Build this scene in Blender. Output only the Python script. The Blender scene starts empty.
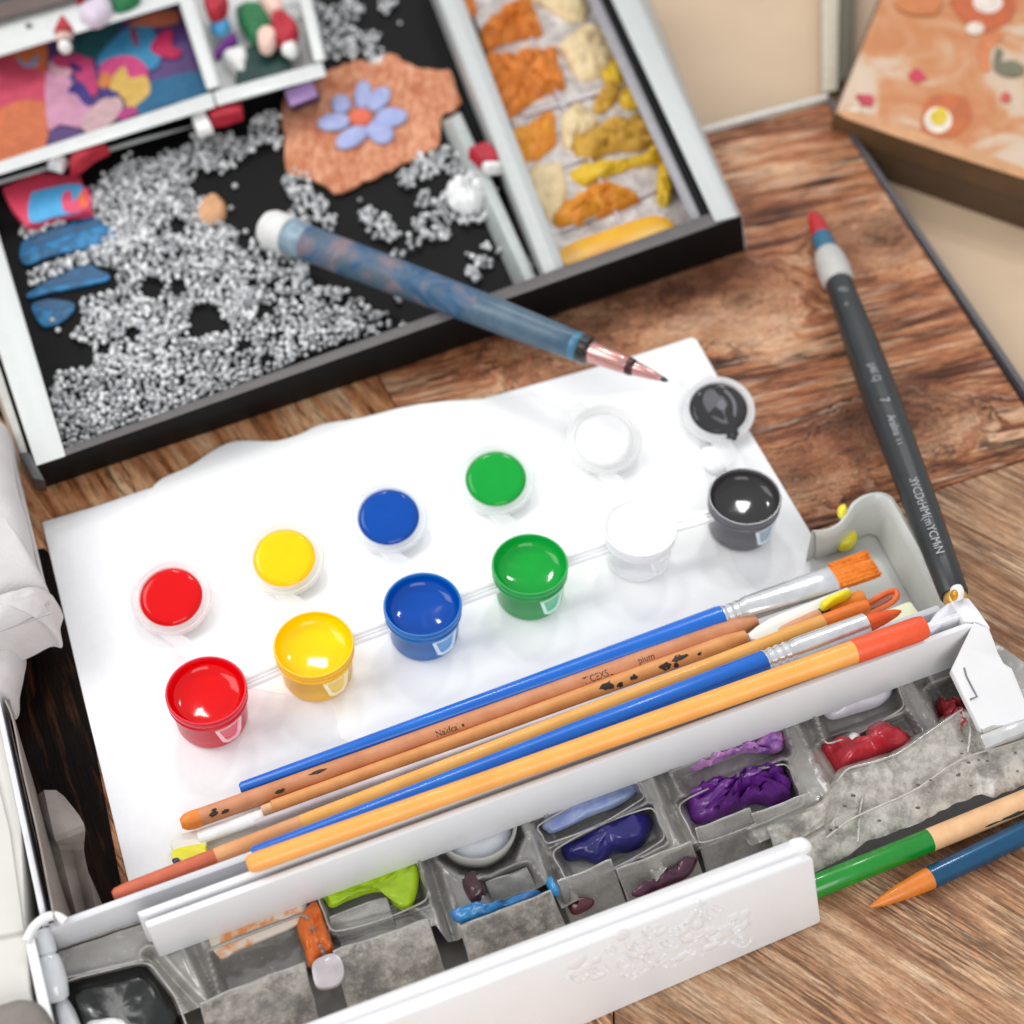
import bpy, bmesh, math, random
import numpy as np
from mathutils import Vector, Matrix, noise
random.seed(7)
C = bpy.context.scene
COL = C.collection
# ------------------------------------------------------------------ camera
F = 1900.0; TH = math.radians(52); H = 0.59
CAM = Vector((0, 0, H))
FWD = Vector((0, math.cos(TH), -math.sin(TH))); UPV = Vector((0, math.sin(TH), math.cos(TH))); RT = Vector((1, 0, 0))
def P(px, py, z=0.0):
    """where the line of sight through a traced point meets the level z"""
    d = FWD + RT * ((px - 512) / F) + UPV * ((512 - py) / F)
    return CAM + d * ((z - H) / d.z)
def S(px, py, z=0.0):
    """metres per traced unit there"""
    return (P(px, py, z) - CAM).dot(FWD) / F
cd = bpy.data.cameras.new('camera'); co = bpy.data.objects.new('camera', cd); COL.objects.link(co)
co.location = CAM; co.rotation_euler = (math.radians(90) - TH, 0, 0)
cd.sensor_width = 36; cd.lens = 36 * F / 1024; cd.clip_start = 0.01; cd.clip_end = 50
cd.dof.use_dof = True
cd.dof.focus_distance = (P(470, 790, .012) - CAM).dot(FWD)
cd.dof.aperture_fstop = (cd.lens / 1000) / 0.0092
cd.dof.aperture_blades = 0
C.camera = co

# ------------------------------------------------------------------ materials
def lin(h):
    h = h.lstrip('#'); v = [int(h[i:i+2], 16) / 255 for i in (0, 2, 4)]
    return tuple((c / 12.92 if c <= .04045 else ((c + .055) / 1.055) ** 2.4) for c in v) + (1,)
class NT:
    def __init__(s, name):
        s.m = bpy.data.materials.new(name); s.m.use_nodes = True; s.t = s.m.node_tree; s.t.nodes.clear()
        s.out = s.n('ShaderNodeOutputMaterial')
    def n(s, kind, **kw):
        x = s.t.nodes.new(kind)
        for k, v in kw.items(): setattr(x, k, v)
        return x
    def l(s, a, b): s.t.links.new(a, b)
    def val(s, op, a, b=None, c=None):
        x = s.n('ShaderNodeMath', operation=op)
        for i, v in enumerate((a, b, c)):
            if v is None: continue
            if isinstance(v, (int, float)): x.inputs[i].default_value = v
            else: s.l(v, x.inputs[i])
        return x.outputs[0]
    def ramp(s, fac, stops, interp='LINEAR'):
        r = s.n('ShaderNodeValToRGB'); r.color_ramp.interpolation = interp
        e = r.color_ramp.elements
        while len(e) < len(stops): e.new(.5)
        for k, (p, c) in enumerate(stops):
            e[k].position = p; e[k].color = lin(c) if isinstance(c, str) else (c, c, c, 1)
        s.l(fac, r.inputs[0]); return r.outputs[0]
    def noise(s, vec, scale, detail=4, rough=.55, dist=0):
        x = s.n('ShaderNodeTexNoise'); x.inputs['Scale'].default_value = scale; x.inputs['Detail'].default_value = detail
        x.inputs['Roughness'].default_value = rough; x.inputs['Distortion'].default_value = dist
        if vec is not None: s.l(vec, x.inputs['Vector'])
        return x.outputs['Fac']
    def mix(s, fac, a, b, mode='MIX'):
        x = s.n('ShaderNodeMix', data_type='RGBA', blend_type=mode)
        if isinstance(fac, (int, float)): x.inputs[0].default_value = fac
        else: s.l(fac, x.inputs[0])
        for i, v in ((6, a), (7, b)):
            if isinstance(v, str): x.inputs[i].default_value = lin(v)
            elif isinstance(v, tuple): x.inputs[i].default_value = v
            else: s.l(v, x.inputs[i])
        return x.outputs[2]
    def obj(s): return s.n('ShaderNodeTexCoord').outputs['Object']
    def bsdf(s, **kw):
        b = s.n('ShaderNodeBsdfPrincipled')
        for k, v in kw.items():
            k = k.replace('_', ' ')
            if isinstance(v, (int, float, tuple)): b.inputs[k].default_value = v
            else: s.l(v, b.inputs[k])
        return b
    def bump(s, h, strength, dist=.001):
        x = s.n('ShaderNodeBump'); x.inputs['Strength'].default_value = strength; x.inputs['Distance'].default_value = dist
        s.l(h, x.inputs['Height']); return x.outputs[0]
CACHE = {}
def dim(h, k=.7):
    v = [int(h[i:i+2], 16) for i in (1, 3, 5)]; return '#' + ''.join('%02x' % int(c * k ** .42) for c in v)
def M(name, hexc, rough=.45, var=.06, scale=220, bump=.0, coat=0., metal=0., trans=0., alpha=1., spec=.5, hex2=None, sss=0., bscale=None, lo=.35, hi=.65, dist=0):
    if name in CACHE: return CACHE[name]
    t = NT(name); o = t.obj()
    nz = t.noise(o, scale, 4, .6, dist)
    c = lin(hexc)
    if hex2: col = t.mix(t.ramp(nz, [(lo, 0.), (hi, 1.)]), c, lin(hex2))
    else:
        d = tuple(x * (1 - var * 2) for x in c[:3]) + (1,); u = tuple(min(1, x * (1 + var)) for x in c[:3]) + (1,)
        col = t.mix(t.ramp(nz, [(.3, 0.), (.7, 1.)]), d, u)
    rg = t.val('MULTIPLY_ADD', nz, .2 * rough, .9 * rough)
    kw = dict(Base_Color=col, Roughness=rg, Metallic=metal, Coat_Weight=coat, Coat_Roughness=.06, Transmission_Weight=trans, Alpha=alpha, Specular_IOR_Level=spec)
    if sss: kw['Subsurface_Weight'] = sss
    b = t.bsdf(**kw)
    if sss: b.inputs['Subsurface Radius'].default_value = (1, .8, .7); b.inputs['Subsurface Scale'].default_value = .003
    if bump:
        b2 = t.noise(o, bscale or scale * 3, 5, .6)
        t.l(t.bump(b2, bump), b.inputs['Normal'])
    t.l(b.outputs[0], t.out.inputs[0]); CACHE[name] = t.m
    return t.m

def wood(name, ang, stops, dark, knots=(), stretch=1., pore=.55, seed=0., streak=1., light='#cfa688', spec=.3, warp=.009, fr=1., dks=1.):
    t = NT(name); o = t.obj()
    mp = t.n('ShaderNodeMapping'); mp.vector_type = 'TEXTURE'
    mp.inputs['Rotation'].default_value = (0, 0, ang); t.l(o, mp.inputs['Vector'])
    sp = t.n('ShaderNodeSeparateXYZ'); t.l(mp.outputs[0], sp.inputs[0])
    x, y = sp.outputs[0], sp.outputs[1]
    def comb(a, b, c=seed):
        q = t.n('ShaderNodeCombineXYZ'); t.l(a, q.inputs[0]); t.l(b, q.inputs[1]); q.inputs[2].default_value = c; return q.outputs[0]
    wv = comb(t.val('MULTIPLY', x, 9.), t.val('MULTIPLY', y, 26.))
    w = t.noise(wv, 1., 3, .5)
    yy = t.val('ADD', y, t.val('MULTIPLY', t.val('SUBTRACT', w, .5), warp)); core = None
    R = Matrix.Rotation(-ang, 2)
    for (wp, rad, asp) in knots:
        k = R @ Vector((wp.x, wp.y))
        dx = t.val('SUBTRACT', x, k.x); dy = t.val('SUBTRACT', y, k.y)
        d = t.val('SQRT', t.val('ADD', t.val('POWER', t.val('DIVIDE', dx, asp), 2.), t.val('POWER', dy, 2.)))
        d = t.val('ADD', d, t.val('MULTIPLY', t.val('SUBTRACT', t.noise(comb(t.val('MULTIPLY', x, 60.), t.val('MULTIPLY', y, 60.)), 1., 5, .65), .5), rad * 1.9))
        g = t.val('POWER', 2.718, t.val('MULTIPLY', t.val('POWER', t.val('DIVIDE', d, rad), 2.), -1.))
        yy = t.val('ADD', t.val('MULTIPLY', yy, t.val('SUBTRACT', 1., g)), t.val('MULTIPLY', d, g))
        rg = t.val('MULTIPLY', g, t.ramp(t.val('SINE', t.val('MULTIPLY', d, 6.283 / (rad * .42))), [(.55, 0.), (.85, 1.)]))
        g2 = t.val('POWER', 2.718, t.val('MULTIPLY', t.val('POWER', t.val('DIVIDE', d, rad * .38), 2.), -1.))
        rg = t.val('MAXIMUM', rg, g2); core = rg if core is None else t.val('MAXIMUM', core, rg)
    a = t.noise(comb(t.val('MULTIPLY', x, 8. * stretch), t.val('MULTIPLY', yy, 170.)), 1., 6, .7)
    b = t.noise(comb(t.val('MULTIPLY', x, 38. * stretch), t.val('MULTIPLY', t.val('ADD', t.val('MULTIPLY', y, .8), t.val('MULTIPLY', yy, .2)), 760. * fr), seed + 4), 1., 3, .6)
    b2 = t.noise(comb(t.val('MULTIPLY', x, 70. * stretch), t.val('MULTIPLY', y, 1300. * fr), seed + 41), 1., 2, .6)
    c = t.noise(comb(t.val('MULTIPLY', x, 13.), t.val('MULTIPLY', y, 34.), seed + 9), 1., 5, .6)
    fine = t.noise(comb(t.val('MULTIPLY', x, 300.), t.val('MULTIPLY', y, 1500.), seed + 2), 1., 3, .7)
    f = t.val('ADD', t.val('MULTIPLY', a, .55), t.val('MULTIPLY', c, .45))
    col = t.ramp(f, stops)
    patch = t.ramp(t.noise(comb(t.val('MULTIPLY', x, 16.), t.val('MULTIPLY', y, 40.), seed + 17), 1., 4, .6), [(.38, .25), (.6, 1.)])
    pores = t.ramp(b, [(pore - .16, 1.), (pore - .06, 0.)])
    pores = t.val('MAXIMUM', pores, t.val('MULTIPLY', t.ramp(b2, [(.40, 1.), (.46, 0.)]), .75))
    col = t.mix(t.val('MULTIPLY', t.val('MULTIPLY', pores, patch), .9 * streak), col, dark)
    dk = t.ramp(t.noise(comb(t.val('MULTIPLY', x, 20.), t.val('MULTIPLY', yy, 190.), seed + 21), 1., 5, .7), [(.40, 1.), (.47, 0.)])
    dpatch = t.ramp(t.noise(comb(t.val('MULTIPLY', x, 11.), t.val('MULTIPLY', y, 24.), seed + 27), 1., 3, .6), [(.40, 0.), (.52, 1.)])
    col = t.mix(t.val('MULTIPLY', t.val('MULTIPLY', dk, dpatch), .92 * dks), col, dark)
    lt = t.ramp(t.noise(comb(t.val('MULTIPLY', x, 24.), t.val('MULTIPLY', yy, 260.), seed + 33), 1., 4, .65), [(.55, 0.), (.68, .6)])
    col = t.mix(lt, col, light)
    if core is not None: col = t.mix(t.val('MULTIPLY', core, .68), col, dark)
    col = t.mix(.5, col, t.ramp(fine, [(.35, .25), (.65, .75)]), 'OVERLAY')
    hgt = t.val('SUBTRACT', t.val('ADD', a, t.val('MULTIPLY', fine, .25)), t.val('MULTIPLY', pores, .25))
    bs = t.bsdf(Base_Color=col, Roughness=t.val('MULTIPLY_ADD', b, .25, .42), Specular_IOR_Level=spec)
    t.l(t.bump(hgt, .45, .0012), bs.inputs['Normal'])
    t.l(bs.outputs[0], t.out.inputs[0]); return t.m

def clear(name, hexc='#f4f6f8', fac=.45, rough=.15):
    t = NT(name); o = t.obj()
    b = t.bsdf(Base_Color=t.mix(t.noise(o, 160, 3), hexc, '#ffffff'), Roughness=rough, Coat_Weight=.5, Coat_Roughness=.05)
    tr = t.n('ShaderNodeBsdfTransparent'); mx = t.n('ShaderNodeMixShader'); mx.inputs[0].default_value = fac
    lw = t.n('ShaderNodeLayerWeight'); lw.inputs[0].default_value = .35
    t.l(t.val('MULTIPLY_ADD', lw.outputs['Facing'], .45, fac), mx.inputs[0])
    t.l(tr.outputs[0], mx.inputs[1]); t.l(b.outputs[0], mx.inputs[2]); t.l(mx.outputs[0], t.out.inputs[0]); return t.m

def dusty(name, a, b, c, rough=.4, s=70, coat=.2, dist=.15, stops=(.3, .5, .68)):
    t = NT(name); o = t.obj()
    n1 = t.noise(o, s, 7, .66, dist); n2 = t.noise(o, s * 6, 4, .7)
    col = t.ramp(n1, [(stops[0], a), (stops[1], b), (stops[2], c)])
    col = t.mix(t.ramp(n2, [(.55, 0.), (.72, .55)]), col, c)
    col = t.mix(t.ramp(t.noise(o, s * 2.7, 5, .7), [(.3, .8), (.4, 0.)]), col, a)
    bs = t.bsdf(Base_Color=col, Roughness=t.val('MULTIPLY_ADD', n2, .3, rough - .1), Coat_Weight=coat, Coat_Roughness=.15)
    t.l(t.bump(n1, .25, .001), bs.inputs['Normal'])
    t.l(bs.outputs[0], t.out.inputs[0]); return t.m

# ------------------------------------------------------------------ building helpers
LOC = {}
def tag(o, label=None, cat=None, group=None, kind=None):
    if label: o['label'] = label
    if cat: o['category'] = cat
    if group: o['group'] = group
    if kind: o['kind'] = kind
    return o
def thing(name, label, cat, loc, group=None, kind=None):
    o = bpy.data.objects.new(name, None); COL.objects.link(o); o.empty_display_size = .01
    o.location = loc; LOC[o.name] = Vector(loc)
    return tag(o, label, cat, group, kind)
def link(name, verts, faces, mat, parent=None, label=None, smooth=True, ang=38, mats=None, fmat=None, origin=None):
    verts = [Vector(v) for v in verts]
    if parent is not None: org = LOC[parent.name]
    elif origin is not None: org = Vector(origin)
    else:
        lo = Vector([min(v[i] for v in verts) for i in range(3)]); hi = Vector([max(v[i] for v in verts) for i in range(3)])
        org = Vector(((lo.x + hi.x) / 2, (lo.y + hi.y) / 2, lo.z))
    me = bpy.data.meshes.new(name); me.from_pydata([v - org for v in verts], [], faces)
    bm = bmesh.new(); bm.from_mesh(me); bmesh.ops.recalc_face_normals(bm, faces=bm.faces); bm.to_mesh(me); bm.free()
    for m_ in (mats or [mat]): me.materials.append(m_)
    if fmat: me.polygons.foreach_set('material_index', fmat)
    if smooth:
        me.polygons.foreach_set('use_smooth', [True] * len(me.polygons)); me.set_sharp_from_angle(angle=math.radians(ang))
    o = bpy.data.objects.new(name, me); COL.objects.link(o)
    if parent is not None:
        o.parent = parent; LOC[o.name] = org
    else:
        o.location = org; LOC[o.name] = org
    if label: o['label'] = label
    return o
class MB:
    def __init__(s): s.v = []; s.f = []; s.m = []
    def add(s, v, f, mi=0):
        b = len(s.v); s.v += [Vector(x) for x in v]; s.f += [[b + i for i in q] for q in f]; s.m += [mi] * len(f)
        return s
    def build(s, name, mat, parent=None, **kw):
        if isinstance(mat, list): return link(name, s.v, s.f, None, parent, mats=mat, fmat=s.m, **kw)
        return link(name, s.v, s.f, mat, parent, **kw)
def crom(pts, n=6, closed=True):
    out = []; N = len(pts); pts = [Vector(p).to_3d() if len(p) == 2 else Vector(p) for p in pts]
    for i in range(N if closed else N - 1):
        g = lambda k: pts[k % N] if closed else pts[max(0, min(N - 1, k))]
        a, b, c, d = g(i - 1), g(i), g(i + 1), g(i + 2)
        for k in range(n):
            t = k / n
            out.append(.5 * ((2 * b) + (c - a) * t + (2 * a - 5 * b + 4 * c - d) * t * t + (3 * b - a - 3 * c + d) * t ** 3))
    if not closed: out.append(pts[-1])
    return out
def solid(top, dz, bev=0.0):
    """thick plate: outline (world points) with its side dropped by dz; small chamfer bev"""
    n = len(top); c = sum(top, Vector()) / n
    v = []; f = []
    if bev:
        ins = []
        for i in range(n):
            a, b, d = top[i - 1], top[i], top[(i + 1) % n]
            e1 = (b - a).normalized() if (b - a).length else Vector((1, 0, 0)); e2 = (d - b).normalized() if (d - b).length else e1
            nn = Vector((-(e1 + e2).y, (e1 + e2).x, 0)); nn = nn.normalized() if nn.length > 1e-9 else Vector()
            ins.append(nn)
        area = sum(top[i - 1].x * top[i].y - top[i].x * top[i - 1].y for i in range(n))
        sg = 1 if area > 0 else -1
        rings = [[top[i] + ins[i] * sg * bev for i in range(n)], [top[i] + ins[i] * sg * bev * .3 - Vector((0, 0, bev * .3)) for i in range(n)], [p - Vector((0, 0, bev)) for p in top], [p - Vector((0, 0, dz)) for p in top]]
    else: rings = [list(top), [p - Vector((0, 0, dz)) for p in top]]
    for r in rings: v += r
    for k in range(len(rings) - 1):
        for i in range(n):
            j = (i + 1) % n; f.append([k * n + i, k * n + j, (k + 1) * n + j, (k + 1) * n + i])
    f.append(list(range(n))); f.append([(len(rings) - 1) * n + i for i in reversed(range(n))])
    return v, f
def plate(name, px, z, dz, mat, parent=None, bev=0., smooth_n=0, **kw):
    pts = [P(a, b, z) for a, b in px]
    if smooth_n: pts = crom(pts, smooth_n)
    v, f = solid(pts, dz, bev); return link(name, v, f, mat, parent, **kw)
def bevelled(verts, faces, w, seg=2):
    me = bpy.data.meshes.new('tmp'); me.from_pydata([tuple(v) for v in verts], [], faces)
    bm = bmesh.new(); bm.from_mesh(me); bmesh.ops.recalc_face_normals(bm, faces=bm.faces)
    bmesh.ops.bevel(bm, geom=[e for e in bm.edges if e.calc_face_angle(0) > .4], offset=w, segments=seg, profile=.5, affect='EDGES', clamp_overlap=True)
    bm.verts.index_update()
    v = [x.co.copy() for x in bm.verts]; f = [[q.index for q in p.verts] for p in bm.faces]
    bm.free(); bpy.data.meshes.remove(me); return v, f
def beam(rows, w=.0006, n=1):
    """bar with the cross-section rows = [(z, left point, right point)...]"""
    L = [P(a[0], a[1], z) for z, a, b in rows]; Rr = [P(b[0], b[1], z) for z, a, b in rows]; k = len(rows)
    f = [[i, (i + 1) % k, k + (i + 1) % k, k + i] for i in range(k)] + [list(range(k)), [k + i for i in reversed(range(k))]]
    return bevelled(L + Rr, f, w) if w else (L + Rr, f)
def surf(rows):
    v = [p for r in rows for p in r]; n = len(rows[0]); f = []
    for i in range(len(rows) - 1):
        for j in range(n - 1): f.append([i * n + j, i * n + j + 1, (i + 1) * n + j + 1, (i + 1) * n + j])
    return v, f
def thick(v, f, t):
    """give an open sheet a thickness t"""
    me = bpy.data.meshes.new('tmp'); me.from_pydata([tuple(q) for q in v], [], f)
    bm = bmesh.new(); bm.from_mesh(me); bmesh.ops.recalc_face_normals(bm, faces=bm.faces)
    bmesh.ops.solidify(bm, geom=bm.faces[:], thickness=t); bm.verts.index_update()
    vv = [x.co.copy() for x in bm.verts]; ff = [[q.index for q in p.verts] for p in bm.faces]; bm.free(); bpy.data.meshes.remove(me)
    return vv, ff
def blob(px, z, h, amp=.25, freq=120, rings=9, k=2.5, n=5, seed=0, ridge=False, base=None):
    pts = crom([P(a, b, z) for a, b in px], n); N = len(pts); c = sum(pts, Vector()) / N
    v = [p.copy() - Vector((0, 0, h * .25)) for p in pts]; f = []
    for r in range(rings):
        s = 1 - (r / rings) ** 1.3 * .98
        for p in pts:
            q = c + (p - c) * s
            nz = noise.fractal((q + Vector((seed, seed * .7, 0))) * freq, .8, 2.0, 4)
            if ridge: nz = (1 - 2 * abs(nz)) * .9
            hh = h * (max(0, 1 - s ** k)) ** .5
            q.z = z + hh * (1 + amp * nz) + h * amp * .35 * nz * (1 - s)
            w = noise.noise_vector(q * freq * 1.3) * h * amp * .32
            v.append(q + w)
    for r in range(rings):
        for i in range(N):
            j = (i + 1) % N; f.append([r * N + i, r * N + j, (r + 1) * N + j, (r + 1) * N + i])
    f.append([rings * N + i for i in range(N)])
    f.append([i for i in reversed(range(N))])
    return v, f
def lump(name, px, z, h, mat, parent=None, label=None, cat=None, group=None, **kw):
    lk = {k_: kw.pop(k_) for k_ in ('ang',) if k_ in kw}
    v, f = blob(px, z, h, **kw); o = link(name, v, f, mat, parent, ang=lk.get('ang', 70))
    return tag(o, label, cat, group)
def ell(cx, cy, a, b, rot=0, n=10, jit=0, seed=0):
    rr = random.Random(seed)
    return [(cx + a * (1 + rr.uniform(-jit, jit)) * math.cos(t) * math.cos(rot) - b * math.sin(t) * math.sin(rot), cy + a * math.cos(t) * math.sin(rot) + b * (1 + rr.uniform(-jit, jit)) * math.sin(t) * math.cos(rot)) for t in [2 * math.pi * i / n for i in range(n)]]
def lathe(prof, M4=Matrix(), seg=48, cap=True):
    v = []; f = []; n = len(prof)
    for r, z in prof:
        for i in range(seg):
            a = 2 * math.pi * i / seg; v.append(M4 @ Vector((r * math.cos(a), r * math.sin(a), z)))
    for k in range(n - 1):
        for i in range(seg):
            j = (i + 1) % seg; f.append([k * seg + i, k * seg + j, (k + 1) * seg + j, (k + 1) * seg + i])
    if cap: f.append([i for i in reversed(range(seg))]); f.append([(n - 1) * seg + i for i in range(seg)])
    return v, f
class Rod:
    def __init__(s, a, za, b, zb):
        s.A = P(a[0], a[1], za); s.B = P(b[0], b[1], zb); s.L = (s.B - s.A).length; s.d = (s.B - s.A).normalized()
        m = CAM - (s.A + s.B) / 2; s.n = (m - s.d * m.dot(s.d)).normalized(); s.s = s.n.cross(s.d)
        s.zu = (Vector((0, 0, 1)) - s.d * s.d.z).normalized(); s.zs = s.zu.cross(s.d)
        s.sa = S(a[0], a[1], za); s.sb = S(b[0], b[1], zb)
    def k(s, t): return s.sa + (s.sb - s.sa) * t
    def tm(s, u): return u if u <= 0 or u >= 1 else u * s.sa / (u * s.sa + (1 - u) * s.sb)
    def mesh(s, prof, seg=28, flat=1., poly=None, bow=0.):
        """prof = [(t, half width in traced units[, flatness])]"""
        v = []; f = []; sg = poly or seg
        for q in prof:
            t = s.tm(q[0]); r = q[1] * s.k(t); fl = q[2] if len(q) > 2 else flat
            c = s.A + s.d * s.L * t + s.zs * bow * math.sin(math.pi * t)
            for i in range(sg):
                a = 2 * math.pi * (i + .5) / sg
                v.append(c + s.zs * r * math.cos(a) + s.zu * r * fl * math.sin(a))
        for k in range(len(prof) - 1):
            for i in range(sg):
                j = (i + 1) % sg; f.append([k * sg + i, k * sg + j, (k + 1) * sg + j, (k + 1) * sg + i])
        f.append([i for i in reversed(range(sg))]); f.append([(len(prof) - 1) * sg + i for i in range(sg)])
        return v, f
    def part(s, name, prof, mat, parent, label=None, **kw):
        v, f = s.mesh(prof, **kw); return link(name, v, f, mat, parent, label=label, ang=40)
    def base(s): m = (s.A + s.B) / 2; return Vector((m.x, m.y, min(s.A.z, s.B.z)))
    def spot(s, mb, t, off, rpx, a, b, seed=0):
        """small flat daub of paint on the rod's surface"""
        t = s.tm(t); r = rpx * s.k(t) ; rr = random.Random(seed); n = 14; top = []; c = None
        def at(u, w, lift): 
            g = w / r; return s.A + s.d * (s.L * t + u) + (s.n * math.cos(g) + s.s * math.sin(g)) * (r + lift)
        ka = s.k(t)
        ring = [(a * ka * (1 + rr.uniform(-.45, .3)) * math.cos(2 * math.pi * i / n), off * ka + b * ka * (1 + rr.uniform(-.45, .3)) * math.sin(2 * math.pi * i / n)) for i in range(n)]
        v = [at(u, w, -.0001) for u, w in ring] + [at(u * .85, off * ka + (w - off * ka) * .85, .00018) for u, w in ring] + [at(0, off * ka, .00022)]
        f = [[i, (i + 1) % n, n + (i + 1) % n, n + i] for i in range(n)] + [[n + i, n + (i + 1) % n, 2 * n] for i in range(n)]
        mb.add(v, f)
    def text(s, body, t, size_px, rpx, mat, parent, name='lettering', off=0., sx=1., shear=0.):
        cu = bpy.data.curves.new('t', 'FONT'); cu.body = body; cu.size = 1.; cu.extrude = 0; cu.shear = shear; cu.resolution_u = 3
        to = bpy.data.objects.new('t', cu); COL.objects.link(to)
        bpy.context.view_layer.update()
        me = bpy.data.meshes.new_from_object(to.evaluated_get(bpy.context.evaluated_depsgraph_get()))
        vs = [v.co.copy() for v in me.vertices]; fs = [list(p.vertices) for p in me.polygons]
        bpy.data.objects.remove(to); bpy.data.curves.remove(cu); bpy.data.meshes.remove(me)
        t = s.tm(t); k = s.k(t); r = rpx * k; out = []
        for q in vs:
            u = s.L * t + q.x * size_px * k * sx; w = (q.y * size_px - size_px * .35 + off) * k; g = w / r
            out.append(s.A + s.d * u + (s.n * math.cos(g) + s.s * math.sin(g)) * (r + .00012))
        return link(name, out, fs, mat, parent, smooth=False)
def bar3(a, b, r, seg=10):
    a, b = Vector(a), Vector(b); d = (b - a).normalized(); u = d.orthogonal().normalized(); w = d.cross(u)
    v = [p + (u * math.cos(2 * math.pi * i / seg) + w * math.sin(2 * math.pi * i / seg)) * r for p in (a, b) for i in range(seg)]
    f = [[i, (i + 1) % seg, seg + (i + 1) % seg, seg + i] for i in range(seg)] + [list(reversed(range(seg))), [seg + i for i in range(seg)]]
    return v, f
def tube(pts, r, seg=8):
    v = []; f = []
    for i, p in enumerate(pts):
        d = (pts[min(i + 1, len(pts) - 1)] - pts[max(i - 1, 0)]).normalized(); u = d.cross(Vector((0, 0, 1))).normalized(); w = u.cross(d)
        rr = r[i] if isinstance(r, list) else r
        v += [p + (u * math.cos(2 * math.pi * k / seg) + w * math.sin(2 * math.pi * k / seg)) * rr for k in range(seg)]
    for i in range(len(pts) - 1):
        for k in range(seg): f.append([i * seg + k, i * seg + (k + 1) % seg, (i + 1) * seg + (k + 1) % seg, (i + 1) * seg + k])
    f.append(list(reversed(range(seg)))); f.append([(len(pts) - 1) * seg + k for k in range(seg)])
    return v, f

# ------------------------------------------------------------------ light
w = bpy.data.worlds.new('World'); C.world = w; w.use_nodes = True
bg = w.node_tree.nodes['Background']; bg.inputs[0].default_value = (.94, .97, 1, 1); bg.inputs[1].default_value = .70
def area(name, loc, target, size, power, col):
    l = bpy.data.lights.new(name, 'AREA'); l.shape = 'RECTANGLE'; l.size = size[0]; l.size_y = size[1]; l.energy = power; l.color = col
    o = bpy.data.objects.new(name, l); COL.objects.link(o); o.location = loc
    o.rotation_euler = (Vector(target) - Vector(loc)).to_track_quat('-Z', 'Y').to_euler(); return o
area('left_softbox', (-1.05, .55, 1.0), (0, .42, 0), (.8, .9), 11, (1, .985, .965))
area('front_fill', (.30, -.75, .80), (0, .36, 0), (.9, .7), 9.5, (1, .985, .96))  # added fill, brightens the faces turned to the camera
area('window_light', (-.30, 1.5, 1.30), (0, .5, 0), (.15, .18), 4.2, (1, .99, .97))
area('window_light', (.30, 1.5, 1.30), (0, .5, 0), (.15, .18), 4.2, (1, .99, .97))

# ------------------------------------------------------------------ table
EDGE_L = (-420, 421)
WL = ['#6b4128', '#96613d', '#b98257', '#cfa077']
mL = wood('wood_reddish', math.radians(-56), [(.41, '#9a5e3a'), (.47, '#c8875a'), (.53, '#dfa87c'), (.59, '#ecc29a')], '#2c190c', pore=.5, seed=3., light='#e2b88e', fr=.45, dks=.8)
mA = wood('wood_knotty', math.radians(16), [(.42, '#5c301b'), (.47, '#95593a'), (.52, '#b97c54'), (.57, '#d2a684')], '#211109',
          knots=[(P(905, 425), .010, 2.0), (P(882, 238), .010, 1.7), (P(600, 325), .016, 1.8), (P(738, 300), .013, 1.2), (P(680, 290), .012, 1.5), (P(790, 480), .008, 2.)], pore=.55, seed=11., light='#dab89e', fr=.8, warp=.012)
mB = wood('wood_brown', math.radians(-37), [(.40, '#865a40'), (.47, '#aa7d5b'), (.53, '#be9472'), (.59, '#cfab8a')], '#3c2519', pore=.61, seed=23., stretch=1.0, light='#dcc0a0', warp=.006, dks=.3, streak=.85)
tt = thing('tabletop', 'rustic wooden table top with a visible plank seam under the art supplies', 'table', (0, .4, -.02), kind='structure')
def planks(px, mat):
    v, f = solid([P(a, b, 0) for a, b in px], .02, .0004)
    o = link('plank', v, f, mat, None, origin=(0, 0, 0)); o.parent = tt; o.location = -LOC[tt.name]; return o
far = lambda x: 99.5 + (825 - x) * .258
planks([(-420, far(-420)), (299, far(299)), (430, 470), (600, 600), (620, 1250), (-520, 1250)], mL)
planks([(301, far(301)), (825, 99.5), (1024, 405), (1060, 447), (601, 599.3), (431.5, 469.5)], mA)
planks([(601.5, 600.8), (1060, 449), (1400, 960), (1400, 1250), (622, 1250)], mB)
v, f = solid([P(x, y, .0025) for x, y in [(600, far(600) - 4), (828, far(828) - 6), (828, far(828) - 1), (600, far(600) - .3)]], .0225, .0006)
link('edging', v, f, M('edge_metal', '#c8c5be', .4), tt, label='pale edging strip along the far edge')
v, f = solid([P(x, y, .0012) for x, y in [(826, 99), (1061, 445), (1400, 955), (1404, 950), (1065, 441), (829, 95)]], .0212, .0004)
link('edging', v, f, M('edge_dark', '#4d4a4e', .4), tt, label='dark edging strip along the right edge')
v, f = surf([[Vector((-3, -1, -.0205)), Vector((3, -1, -.0205))], [Vector((-3, 5, -.0205)), Vector((3, 5, -.0205))]])
tag(link('desk', v, f, M('desk_beige', '#c4ab90', .5, .03, 30, spec=.3), None), 'plain beige desk surface beneath the wooden board', 'desk', kind='structure')
v, f = beam([(-.01, (822, -80), (822, 93)), (-.01, (840, -80), (838, 90)), (-.019, (840, -80), (838, 90)), (-.019, (822, -80), (822, 93))])
bm_ = thing('metal_channel', 'pale metal strip with a dark side running away behind the table corner', 'strip', P(838, 20, -.0204))
link('rail', v, f, M('channel_pale', '#bdb4a0', .6), bm_)
v, f = beam([(-.012, (840.5, -80), (838.5, 86)), (-.012, (858, -80), (852, 70)), (-.019, (858, -80), (852, 70)), (-.019, (840.5, -80), (838.5, 86))])
link('seal', v, f, M('channel_dark', '#5d5745', .6), bm_, label='dark olive seal')

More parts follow.
